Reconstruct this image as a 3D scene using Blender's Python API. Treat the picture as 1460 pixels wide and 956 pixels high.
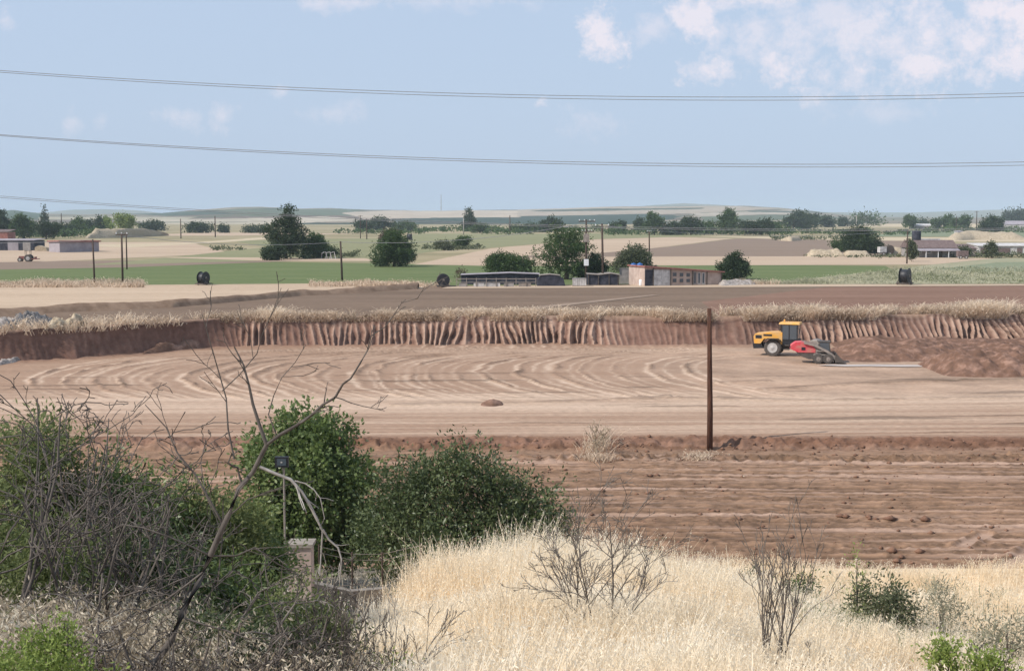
import bpy, math, random
import numpy as np

scene = bpy.context.scene
for _o in list(bpy.data.objects):
    bpy.data.objects.remove(_o)
rad = math.radians

# ------------------------------------------------------------------ camera
F, CX, CY = 2000.0, 730.0, 478.0            # focal length and centre in photograph pixels (1460 x 956)
PITCH = math.atan(170.0 / F)
CAMZ = 11.5
cam_data = bpy.data.cameras.new("camera")
cam = bpy.data.objects.new("camera", cam_data)
scene.collection.objects.link(cam)
cam.location = (0, 0, CAMZ)
cam.rotation_euler = (math.pi / 2 - PITCH, 0, 0)
cam_data.sensor_width = 36.0
cam_data.lens = 36.0 * F / 1460.0
cam_data.clip_start = 0.2
cam_data.clip_end = 30000.0
scene.camera = cam

# ------------------------------------------------------------------ render / view
scene.render.engine = "CYCLES"
scene.cycles.use_denoising = True
scene.cycles.max_bounces = 6
scene.cycles.diffuse_bounces = 3
scene.cycles.glossy_bounces = 2
scene.cycles.transmission_bounces = 4
scene.cycles.volume_bounces = 0
scene.cycles.transparent_max_bounces = 4
scene.cycles.caustics_reflective = False
scene.cycles.caustics_refractive = False
scene.view_settings.view_transform = "Standard"
scene.view_settings.look = "None"
scene.view_settings.gamma = 1.0
scene.view_settings.exposure = 0.0
scene.view_settings.use_curve_mapping = False

# ------------------------------------------------------------------ sun and sky
SUN_ELEV = rad(42)
SUN_AZ = math.atan2(-0.90, -0.42)           # direction towards the sun: left, a little behind the camera (x, y)
sun_dir = (math.cos(SUN_ELEV) * math.sin(SUN_AZ), math.cos(SUN_ELEV) * math.cos(SUN_AZ), math.sin(SUN_ELEV))
sun_data = bpy.data.lights.new("sun", "SUN")
sun_data.energy = 4.8
sun_data.angle = rad(0.6)
sun_data.color = (1.0, 0.935, 0.86)
sun = bpy.data.objects.new("sun", sun_data)
scene.collection.objects.link(sun)
from mathutils import Vector
sun.rotation_euler = Vector(sun_dir).to_track_quat("Z", "Y").to_euler()
sun.location = (-60, -20, 80)

SKY_TINT = (0.560, 0.690, 0.900)            # pale summer haze sky
world = bpy.data.worlds.new("World")
scene.world = world
world.use_nodes = True
wn, wl = world.node_tree.nodes, world.node_tree.links
wn.clear()


def wnode(t, **kw):
    n = wn.new(t)
    for k, v in kw.items():
        setattr(n, k, v)
    return n


def wmath(op, a, b=None, clamp=False):
    n = wnode("ShaderNodeMath", operation=op)
    n.use_clamp = clamp
    for i, v in enumerate((a, b)):
        if v is None:
            continue
        if isinstance(v, (int, float)):
            n.inputs[i].default_value = v
        else:
            wl.new(v, n.inputs[i])
    return n.outputs[0]


w_out = wnode("ShaderNodeOutputWorld")
w_bg = wnode("ShaderNodeBackground")
w_bg.inputs["Strength"].default_value = 0.1
w_sky = wnode("ShaderNodeTexSky", sky_type="NISHITA")
w_sky.sun_disc = False
w_sky.sun_elevation = SUN_ELEV
w_sky.sun_rotation = SUN_AZ
w_sky.dust_density = 2.0
w_mix = wnode("ShaderNodeMixRGB")
w_mix.inputs[0].default_value = 0.80
w_mix.inputs[2].default_value = tuple(c * 10 for c in SKY_TINT) + (1,)
wl.new(w_sky.outputs[0], w_mix.inputs[1])
# soft clouds, placed by the direction they are seen in from the ground
w_tc = wnode("ShaderNodeTexCoord")
w_sep = wnode("ShaderNodeSeparateXYZ")
wl.new(w_tc.outputs["Generated"], w_sep.inputs[0])
w_y = wmath("MAXIMUM", w_sep.outputs[1], 0.05)
w_a = wmath("DIVIDE", w_sep.outputs[0], w_y)
w_e = wmath("DIVIDE", w_sep.outputs[2], w_y)
w_ae = wnode("ShaderNodeCombineXYZ")
wl.new(w_a, w_ae.inputs[0])
wl.new(w_e, w_ae.inputs[1])
w_nz = wnode("ShaderNodeTexNoise")
w_nz.inputs["Scale"].default_value = 40
w_nz.inputs["Detail"].default_value = 9
w_nz.inputs["Roughness"].default_value = 0.70
wl.new(w_ae.outputs[0], w_nz.inputs["Vector"])
w_nv = wmath("MULTIPLY", wmath("SUBTRACT", w_nz.outputs[0], 0.5), 5.2)
acc = None
CLOUDS = [(856, 52, 34, 40, .80), (925, 48, 48, 20, .40), (985, 28, 36, 42, .75), (1012, 108, 46, 26, .72),
          (1085, 55, 85, 58, .50), (1112, 98, 36, 38, .72), (1120, 60, 70, 60, .55), (1395, 20, 60, 40, .8), (1290, 95, 55, 24, .7), (1420, 95, 50, 26, .75), (1240, 60, 140, 76, .62), (1370, 50, 130, 74, .75), (1180, 30, 120, 60, .5),
          (1325, 98, 150, 26, .80), (1435, 28, 64, 74, .85), (1300, 28, 90, 30, .75), (1060, 5, 120, 26, .7),
          (318, 168, 24, 22, .42), (262, 171, 48, 16, .32), (475, 165, 46, 18, .28), (20, 32, 20, 18, .42),
          (110, 178, 14, 18, .3), (152, 175, 12, 16, .25), (500, 8, 95, 16, .45), (650, 5, 130, 16, .3),
          (768, 149, 12, 11, .55), (405, 133, 19, 9, .4), (845, 180, 42, 24, .25), (1250, 165, 90, 22, .25)]
for (cx, cy, rx, ry, st) in CLOUDS:
    ca, ce = (cx - CX) / F, (308 - cy) / F
    sub = wnode("ShaderNodeVectorMath", operation="SUBTRACT")
    wl.new(w_ae.outputs[0], sub.inputs[0])
    sub.inputs[1].default_value = (ca, ce, 0)
    mul = wnode("ShaderNodeVectorMath", operation="MULTIPLY")
    wl.new(sub.outputs[0], mul.inputs[0])
    mul.inputs[1].default_value = (F / rx, F / ry, 0)
    ln = wnode("ShaderNodeVectorMath", operation="LENGTH")
    wl.new(mul.outputs[0], ln.inputs[0])
    v = wmath("SUBTRACT", w_nv, ln.outputs["Value"])
    v = wmath("MULTIPLY", wmath("ADD", v, 1.08), 1.0 if (rx < 60 and st > .6) else .85, clamp=True)
    v = wmath("MULTIPLY", v, st)
    acc = v if acc is None else wmath("MAXIMUM", acc, v)
acc = wmath("MULTIPLY", acc, wmath("GREATER_THAN", w_sep.outputs[1], 0.05))
w_cl = wnode("ShaderNodeMixRGB")
wl.new(acc, w_cl.inputs[0])
wl.new(w_mix.outputs[0], w_cl.inputs[1])
w_cl.inputs[2].default_value = (9.3, 8.6, 9.2, 1)
wl.new(w_cl.outputs[0], w_bg.inputs["Color"])
wl.new(w_bg.outputs[0], w_out.inputs["Surface"])


# ================================================================== helpers
def ray(px, py):
    xc, yc = (px - CX) / F, (CY - py) / F
    c, s = math.cos(PITCH), math.sin(PITCH)
    return xc, c + yc * s, -s + yc * c


def at_z(px, py, z=2.4):
    dx, dy, dz = ray(px, py)
    t = (z - CAMZ) / dz
    return Vector((dx * t, dy * t, z))


def at_d(px, py, D):
    dx, dy, dz = ray(px, py)
    t = D / dy
    return Vector((dx * t, D, CAMZ + dz * t))


def lin(r, g, b):
    return tuple(((c / 255.0) / 12.92 if c / 255.0 <= 0.04045 else ((c / 255.0 + 0.055) / 1.055) ** 2.4) for c in (r, g, b))


def hash2(ix, iy, seed):
    h = (ix.astype(np.int64) * 374761393 + iy.astype(np.int64) * 668265263 + seed * 1446647) & 0xFFFFFFFF
    h = ((h ^ (h >> 13)) * 1274126177) & 0xFFFFFFFF
    h = h ^ (h >> 16)
    return (h & 0xFFFFFF) / float(0xFFFFFF)


def vnoise(x, y, seed=0):
    ix, iy = np.floor(x), np.floor(y)
    fx, fy = x - ix, y - iy
    fx, fy = fx * fx * (3 - 2 * fx), fy * fy * (3 - 2 * fy)
    a, b = hash2(ix, iy, seed), hash2(ix + 1, iy, seed)
    c, d = hash2(ix, iy + 1, seed), hash2(ix + 1, iy + 1, seed)
    return (a * (1 - fx) + b * fx) * (1 - fy) + (c * (1 - fx) + d * fx) * fy


def fbm(x, y, octaves=4, seed=0, gain=0.5):
    s, a, t = 0.0, 1.0, 0.0
    for k in range(octaves):
        s = s + a * vnoise(x * 2 ** k + 17.3 * k, y * 2 ** k - 9.1 * k, seed + k)
        t += a
        a *= gain
    return s / t


def sstep(a, b, x):
    t = np.clip((x - a) / (b - a), 0, 1)
    return t * t * (3 - 2 * t)


def link(o, parent=None):
    scene.collection.objects.link(o)
    if parent is not None:
        o.parent = parent
    return o


def np_mesh(name, verts, faces, mat=None, parent=None, smooth=False, face_attr=None, vcol=None):
    """faces: list of (M,k) int arrays."""
    me = bpy.data.meshes.new(name)
    verts = np.asarray(verts, dtype=np.float32)
    me.vertices.add(len(verts))
    me.vertices.foreach_set("co", verts.ravel())
    faces = [np.asarray(f, dtype=np.int32) for f in faces if len(f)]
    loops = np.concatenate([f.ravel() for f in faces])
    sizes = np.concatenate([np.full(len(f), f.shape[1], dtype=np.int32) for f in faces])
    starts = np.concatenate([[0], np.cumsum(sizes)[:-1]]).astype(np.int32)
    me.loops.add(len(loops))
    me.loops.foreach_set("vertex_index", loops)
    me.polygons.add(len(sizes))
    me.polygons.foreach_set("loop_start", starts)
    if smooth:
        me.polygons.foreach_set("use_smooth", np.ones(len(sizes), dtype=bool))
    me.update(calc_edges=True)
    if face_attr is not None:
        at = me.attributes.new("tint", "FLOAT", "FACE")
        at.data.foreach_set("value", np.asarray(face_attr, dtype=np.float32))
    if vcol is not None:
        at = me.attributes.new("soil", "FLOAT_COLOR", "POINT")
        c = np.ones((len(verts), 4), dtype=np.float32)
        c[:, :3] = vcol
        at.data.foreach_set("color", c.ravel())
    if mat is not None:
        me.materials.append(mat)
    return link(bpy.data.objects.new(name, me), parent)


def tag(o, label, cat, group=None, kind=None):
    if label:
        o["label"] = label
    if cat:
        o["category"] = cat
    if group:
        o["group"] = group
    if kind:
        o["kind"] = kind
    return o


def thing(name, label, cat, loc=(0, 0, 0), rz=0.0, group=None):
    o = bpy.data.objects.new(name, None)
    o.empty_display_size = 0.2
    link(o)
    o.location = loc
    o.rotation_euler = (0, 0, rz)
    return tag(o, label, cat, group)


def copy_tree(o, parent=None):
    c = o.copy()
    scene.collection.objects.link(c)
    if parent is not None:
        c.parent = parent
    for ch in list(o.children):
        copy_tree(ch, c)
    return c


class MB:
    """collects simple solids into one mesh"""

    def __init__(self):
        self.v, self.f = [], []

    def add(self, vs, fs):
        n = len(self.v)
        self.v += [tuple(p) for p in vs]
        self.f += [tuple(i + n for i in f) for f in fs]
        return self

    def box(self, c, s, rz=0.0, ry=0.0, taper=1.0):
        hx, hy, hz = s[0] / 2, s[1] / 2, s[2] / 2
        pts = []
        for z, k in ((-hz, 1.0), (hz, taper)):
            for x, y in ((-hx, -hy), (hx, -hy), (hx, hy), (-hx, hy)):
                X, Y, Z = x * k, y * k, z
                if ry:
                    X, Z = X * math.cos(ry) + Z * math.sin(ry), -X * math.sin(ry) + Z * math.cos(ry)
                if rz:
                    X, Y = X * math.cos(rz) - Y * math.sin(rz), X * math.sin(rz) + Y * math.cos(rz)
                pts.append((c[0] + X, c[1] + Y, c[2] + Z))
        return self.add(pts, [(3, 2, 1, 0), (4, 5, 6, 7), (0, 1, 5, 4), (1, 2, 6, 5), (2, 3, 7, 6), (3, 0, 4, 7)])

    def prism(self, prof, y0, y1, axis="y"):
        """prof: outline in x,z extruded along y (or in y,z along x)"""
        n = len(prof)
        if axis == "y":
            a = [(p[0], y0, p[1]) for p in prof]
            b = [(p[0], y1, p[1]) for p in prof]
        else:
            a = [(y0, p[0], p[1]) for p in prof]
            b = [(y1, p[0], p[1]) for p in prof]
        fs = [tuple(range(n - 1, -1, -1)), tuple(range(n, 2 * n))]
        fs += [(i, (i + 1) % n, n + (i + 1) % n, n + i) for i in range(n)]
        return self.add(a + b, fs)

    def tube(self, pts, radii, k=8, cap=True):
        pts = [Vector(p) for p in pts]
        if not hasattr(radii, "__len__"):
            radii = [radii] * len(pts)
        vs, fs = [], []
        for i, p in enumerate(pts):
            d = (pts[min(i + 1, len(pts) - 1)] - pts[max(i - 1, 0)]).normalized()
            up = Vector((0, 0, 1)) if abs(d.z) < 0.9 else Vector((1, 0, 0))
            a = d.cross(up).normalized()
            b = d.cross(a)
            for j in range(k):
                t = 2 * math.pi * j / k
                vs.append(p + (a * math.cos(t) + b * math.sin(t)) * radii[i])
        for i in range(len(pts) - 1):
            for j in range(k):
                fs.append((i * k + j, i * k + (j + 1) % k, (i + 1) * k + (j + 1) % k, (i + 1) * k + j))
        if cap:
            fs.append(tuple(range(k - 1, -1, -1)))
            fs.append(tuple(range((len(pts) - 1) * k, len(pts) * k)))
        return self.add(vs, fs)

    def lathe(self, prof, c=(0, 0, 0), axis="z", k=20):
        """prof: (radius, height) pairs turned round an axis through c"""
        vs, fs = [], []
        for (r, h) in prof:
            for j in range(k):
                t = 2 * math.pi * j / k
                u, w = r * math.cos(t), r * math.sin(t)
                if axis == "z":
                    vs.append((c[0] + u, c[1] + w, c[2] + h))
                elif axis == "y":
                    vs.append((c[0] + u, c[1] + h, c[2] + w))
                else:
                    vs.append((c[0] + h, c[1] + u, c[2] + w))
        for i in range(len(prof) - 1):
            for j in range(k):
                fs.append((i * k + j, i * k + (j + 1) % k, (i + 1) * k + (j + 1) % k, (i + 1) * k + j))
        fs.append(tuple(range(k - 1, -1, -1)))
        fs.append(tuple(range((len(prof) - 1) * k, len(prof) * k)))
        return self.add(vs, fs)

    def build(self, name, mat, parent=None, smooth=False):
        me = bpy.data.meshes.new(name)
        me.from_pydata(self.v, [], self.f)
        if smooth:
            for p in me.polygons:
                p.use_smooth = True
        me.materials.append(mat)
        return link(bpy.data.objects.new(name, me), parent)


# ------------------------------------------------------------------ materials
def new_mat(name):
    m = bpy.data.materials.new(name)
    m.use_nodes = True
    nt = m.node_tree
    nt.nodes.clear()
    out = nt.nodes.new("ShaderNodeOutputMaterial")
    return m, nt, out


def mapping(nt, scale=(1, 1, 1), rz=0.0):
    tc = nt.nodes.new("ShaderNodeTexCoord")
    mp = nt.nodes.new("ShaderNodeMapping")
    mp.inputs["Scale"].default_value = scale
    mp.inputs["Rotation"].default_value = (0, 0, rz)
    nt.links.new(tc.outputs["Object"], mp.inputs["Vector"])
    return mp.outputs[0]


def noise(nt, vec, scale, detail=6, rough=0.6, dist=0.0):
    n = nt.nodes.new("ShaderNodeTexNoise")
    n.inputs["Scale"].default_value = scale
    n.inputs["Detail"].default_value = detail
    n.inputs["Roughness"].default_value = rough
    n.inputs["Distortion"].default_value = dist
    nt.links.new(vec, n.inputs["Vector"])
    return n.outputs[0]


def ramp(nt, fac, stops):
    r = nt.nodes.new("ShaderNodeValToRGB")
    e = r.color_ramp.elements
    e[0].position, e[0].color = stops[0][0], tuple(stops[0][1]) + (1,)
    e[1].position, e[1].color = stops[-1][0], tuple(stops[-1][1]) + (1,)
    for p, c in stops[1:-1]:
        x = e.new(p)
        x.color = tuple(c) + (1,)
    nt.links.new(fac, r.inputs[0])
    return r.outputs[0]


def principled(nt, out, col, rough=0.9, metal=0.0, spec=0.2, bump=None, bump_d=0.02, bump_s=0.5):
    b = nt.nodes.new("ShaderNodeBsdfPrincipled")
    if isinstance(col, tuple):
        b.inputs["Base Color"].default_value = col + (1,) if len(col) == 3 else col
    else:
        nt.links.new(col, b.inputs["Base Color"])
    b.inputs["Roughness"].default_value = rough
    b.inputs["Metallic"].default_value = metal
    b.inputs["Specular IOR Level"].default_value = spec
    if bump is not None:
        bn = nt.nodes.new("ShaderNodeBump")
        bn.inputs["Strength"].default_value = bump_s
        bn.inputs["Distance"].default_value = bump_d
        nt.links.new(bump, bn.inputs["Height"])
        nt.links.new(bn.outputs[0], b.inputs["Normal"])
    nt.links.new(b.outputs[0], out.inputs["Surface"])
    return b


def mottled(name, c1, c2, scale=1.0, stretch=(1, 1, 1), rz=0.0, rough=0.92, spec=0.15, bump_d=0.0, lo=0.32, hi=0.68, c3=None, metal=0.0):
    """two (three) colours broken up by stretched noise"""
    m, nt, out = new_mat(name)
    vec = mapping(nt, stretch, rz)
    n = noise(nt, vec, scale, 8, 0.62)
    stops = [(lo, c1), (hi, c2)] if c3 is None else [(lo, c1), ((lo + hi) / 2, c3), (hi, c2)]
    col = ramp(nt, n, stops)
    principled(nt, out, col, rough, metal, spec, n if bump_d else None, bump_d)
    return m


def attr_soil(name, fine=3.0, bump_d=0.03, var=0.35, stretch=(1, 1, 1)):
    """the mesh's own soil colours, broken up by fine grain"""
    m, nt, out = new_mat(name)
    at = nt.nodes.new("ShaderNodeAttribute")
    at.attribute_name = "soil"
    n = noise(nt, mapping(nt, stretch), fine, 9, 0.68)
    g = ramp(nt, n, [(0.25, (1 - var,) * 3), (0.75, (1 + var * 0.8,) * 3)])
    mx = nt.nodes.new("ShaderNodeMixRGB")
    mx.blend_type = "MULTIPLY"
    mx.inputs[0].default_value = 1.0
    nt.links.new(at.outputs["Color"], mx.inputs[1])
    nt.links.new(g, mx.inputs[2])
    principled(nt, out, mx.outputs[0], 0.95, 0, 0.08, n, bump_d, 0.6)
    return m


def leafy(name, stops, trans=0.3, rough=0.6, spec=0.25):
    """leaves: every leaf face has its own tint; light passes through a little"""
    m, nt, out = new_mat(name)
    at = nt.nodes.new("ShaderNodeAttribute")
    at.attribute_name = "tint"
    col = ramp(nt, at.outputs["Fac"], stops)
    b = nt.nodes.new("ShaderNodeBsdfPrincipled")
    b.inputs["Roughness"].default_value = rough
    b.inputs["Specular IOR Level"].default_value = spec
    nt.links.new(col, b.inputs["Base Color"])
    t = nt.nodes.new("ShaderNodeBsdfTranslucent")
    nt.links.new(col, t.inputs["Color"])
    mx = nt.nodes.new("ShaderNodeMixShader")
    mx.inputs[0].default_value = trans
    nt.links.new(b.outputs[0], mx.inputs[1])
    nt.links.new(t.outputs[0], mx.inputs[2])
    nt.links.new(mx.outputs[0], out.inputs["Surface"])
    return m


def plain(name, col, rough=0.6, metal=0.0, spec=0.4, var=0.18, scale=6.0):
    c1 = tuple(c * (1 - var) for c in col)
    c2 = tuple(min(1, c * (1 + var)) for c in col)
    return mottled(name, c1, c2, scale, rough=rough, spec=spec, metal=metal)


def glassy(name):
    m, nt, out = new_mat(name)
    principled(nt, out, (0.07, 0.085, 0.10), 0.12, 0.0, 0.8)
    return m


M = {}
M["bark"] = mottled("bark", (0.07, 0.055, 0.045), (0.16, 0.13, 0.11), 14, (1, 1, .3), bump_d=.01)
M["dead_wood"] = mottled("dead_wood", (0.06, 0.05, 0.044), (0.24, 0.21, 0.185), 5, (1, 1, .4), bump_d=.004)
M["dark_wood"] = mottled("dark_dead_wood", (0.06, 0.05, 0.044), (0.16, 0.138, 0.12), 9, (1, 1, .4))
M["pale_wood"] = mottled("bleached_wood", (0.20, 0.18, 0.16), (0.50, 0.46, 0.42), 6, (1, 1, .4))
M["pole_wood"] = mottled("creosoted_pole_wood", (0.035, 0.018, 0.012), (0.13, 0.06, 0.038), 3, (6, 6, .5), bump_d=.01)
M["far_pole"] = mottled("weathered_pole_wood", (0.05, 0.035, 0.028), (0.11, 0.08, 0.065), 3, (4, 4, .5))
M["wire"] = plain("aluminium_cable", (0.24, 0.235, 0.24), 0.6, 0.0)
M["soil_heap"] = mottled("dug_soil", (0.11, 0.064, 0.044), (0.31, 0.19, 0.14), 1.1, bump_d=.3, c3=(0.165, 0.093, 0.064))
M["black"] = plain("black_plastic", (0.018, 0.018, 0.022), 0.5)
M["rubber"] = plain("dusty_tyre_rubber", (0.085, 0.072, 0.063), 0.85)
M["yellow"] = mottled("dusty_yellow_paint", (0.74, 0.36, 0.05), (0.55, 0.38, 0.20), 1.6, rough=.5, spec=.4, lo=.40, hi=.70)
M["red"] = mottled("dusty_red_paint", (0.62, 0.045, 0.07), (0.48, 0.20, 0.16), 2.0, rough=.5, spec=.4, lo=.40, hi=.70)
M["dust_grey"] = plain("dusty_grey_steel", (0.26, 0.22, 0.19), 0.75, var=.3, scale=3)
M["dark_steel"] = plain("dirty_dark_steel", (0.085, 0.070, 0.060), 0.7, var=.3, scale=3)
M["rim"] = plain("pale_wheel_rim", (0.42, 0.40, 0.38), 0.5)
M["glass"] = glassy("tinted_glass")
M["white"] = plain("white_paint", (0.70, 0.70, 0.70), 0.6, var=.12)
M["blue"] = plain("blue_plastic", (0.03, 0.12, 0.34), 0.45)
M["grey_wall"] = mottled("grey_block_wall", (0.22, 0.20, 0.19), (0.36, 0.33, 0.31), 1.2)
M["dirty_white"] = mottled("stained_white_board", (0.34, 0.32, 0.31), (0.66, 0.64, 0.62), 1.5)
M["red_roof"] = mottled("rusty_red_sheet_roof", (0.21, 0.07, 0.058), (0.38, 0.19, 0.16), 1.1)
M["brown_roof"] = mottled("brown_tile_roof", (0.12, 0.085, 0.08), (0.20, 0.15, 0.14), 2.0)
M["lilac_wall"] = mottled("grey_lilac_sheet_wall", (0.25, 0.22, 0.24), (0.36, 0.33, 0.35), .6)
M["tan_wall"] = mottled("tan_plaster_wall", (0.36, 0.27, 0.23), (0.52, 0.42, 0.36), 1.4)
M["dark_net"] = mottled("dark_shade_net", (0.018, 0.02, 0.028), (0.07, 0.07, 0.09), 1.5)
M["straw_heap"] = mottled("old_straw", (0.26, 0.205, 0.14), (0.50, 0.415, 0.30), 2.2, bump_d=.1)
M["rubble"] = mottled("pale_rubble", (0.15, 0.125, 0.11), (0.46, 0.41, 0.37), 3.4, bump_d=.1)
M["concrete"] = mottled("pale_concrete", (0.20, 0.17, 0.145), (0.36, 0.32, 0.27), 3.0, bump_d=.01)
M["leaf_dark"] = leafy("dark_leaves", [(0, (0.018, 0.032, 0.014)), (.6, (0.042, 0.068, 0.028)), (1, (0.085, 0.115, 0.05))])
M["leaf_mid"] = leafy("mid_green_leaves", [(0, (0.028, 0.052, 0.016)), (.6, (0.062, 0.105, 0.032)), (1, (0.13, 0.18, 0.06))])
M["leaf_light"] = leafy("light_green_leaves", [(0, (0.09, 0.13, 0.03)), (.5, (0.20, 0.26, 0.06)), (1, (0.36, 0.42, 0.13))])
M["leaf_olive"] = leafy("grey_olive_leaves", [(0, (0.05, 0.062, 0.03)), (.6, (0.10, 0.115, 0.06)), (1, (0.19, 0.20, 0.11))])
M["leaf_brown"] = leafy("reddish_brown_leaves", [(0, (0.05, 0.035, 0.022)), (.6, (0.11, 0.075, 0.05)), (1, (0.18, 0.13, 0.085))])
M["leaf_dry"] = leafy("dry_weed_leaves", [(0, (0.14, 0.13, 0.085)), (.6, (0.28, 0.27, 0.19)), (1, (0.44, 0.42, 0.32))])
M["grass_dry"] = leafy("dry_wild_oats", [(0, (0.46, 0.28, 0.13)), (.25, (0.74, 0.57, 0.37)), (.6, (0.90, 0.77, 0.57)), (1, (0.94, 0.87, 0.73))], .45, .7, .15)
M["grass_tan"] = leafy("tan_bank_grass", [(0, (0.20, 0.135, 0.085)), (.4, (0.58, 0.45, 0.33)), (1, (0.84, 0.71, 0.55))], .3, .8, .1)
M["near_dark"] = leafy("dark_bush_leaves", [(0, (0.022, 0.036, 0.014)), (.5, (0.078, 0.108, 0.040)), (1, (0.24, 0.27, 0.12))], .3, .45, .4)
M["near_mid"] = leafy("fig_green_leaves", [(0, (0.045, 0.072, 0.020)), (.5, (0.125, 0.175, 0.052)), (1, (0.28, 0.33, 0.13))], .35, .45, .4)
M["near_olive"] = leafy("thin_olive_leaves", [(0, (0.055, 0.075, 0.025)), (.5, (0.14, 0.17, 0.058)), (1, (0.30, 0.32, 0.14))], .35)
M["grass_grey"] = leafy("grey_oat_heads", [(0, (0.17, 0.125, 0.08)), (.5, (0.36, 0.29, 0.205)), (1, (0.88, 0.79, 0.63))], .35, .7, .15)
M["weed_green"] = leafy("field_weeds", [(0, (0.10, 0.12, 0.06)), (.4, (0.27, 0.28, 0.17)), (1, (0.48, 0.45, 0.32))], .3, .8, .1)

# ================================================================== THE GROUND
PLAIN_Z = 2.4


def wall_y(x):
    """distance of the foot of the pit wall, as a function of x"""
    return np.interp(x, [-110, -52, -39, -34, -30.5, -27.5, -25, -14.5, 4.4, 17, 29, 47, 70, 160],
                     [96, 104, 111, 115.5, 119, 122.5, 124.6, 126.2, 127.2, 126.0, 127.6, 129.8, 131, 132])


def hill_z(x, y):
    z = np.interp(y, [-60, -5, 1, 6, 12, 18, 26, 33, 38, 44, 47.5], [11, 10.1, 9.8, 8.7, 6.75, 5.0, 3.75, 2.75, 1.4, -.25, -.45])
    w = np.interp(y, [10, 22, 33, 40, 46], [0, .55, 1, .55, 0])
    z = z - 2.3 * sstep(1.0, 13, x) * w
    z = z - .65 * np.exp(-((x + 3.6) / 1.7) ** 2) * w
    w2 = np.interp(y, [0, 9, 14, 22, 34], [0, .05, .40, .45, 0])
    z = z + 1.7 * sstep(-1.6, -5.0, x) * w2
    return z


def ground_z(x, y):
    edge = 72.5 + 1.0 * (fbm(x * .08, y * 0 + 3.3, 3, 5) - .5)
    h = hill_z(x, y)
    z = np.where(y < 47.5, h, -.45)
    # the raised edge of the levelled pit floor
    lump = .45 * (fbm(x * .5, y * .9, 3, 11) - .5) + .9 * (fbm(x * 3.1, y * 2.6, 3, 13, .7) - .5)
    rim = sstep(edge - 1.5, edge, y)
    z = z + .45 * rim
    amt = np.exp(-((y - edge + .55) / .75) ** 2)
    z = z + amt * lump * .75 * np.interp(x, [-20, 12, 20, 26, 40], [1, 1, .6, .25, .2])
    return z


def hz(x, y):
    return float(ground_z(np.array([float(x)]), np.array([float(y)]))[0])


def seg_dist(x, y, p, q):
    dx, dy = q[0] - p[0], q[1] - p[1]
    t = np.clip(((x - p[0]) * dx + (y - p[1]) * dy) / (dx * dx + dy * dy), 0, 1)
    return np.hypot(x - p[0] - t * dx, y - p[1] - t * dy)


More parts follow.
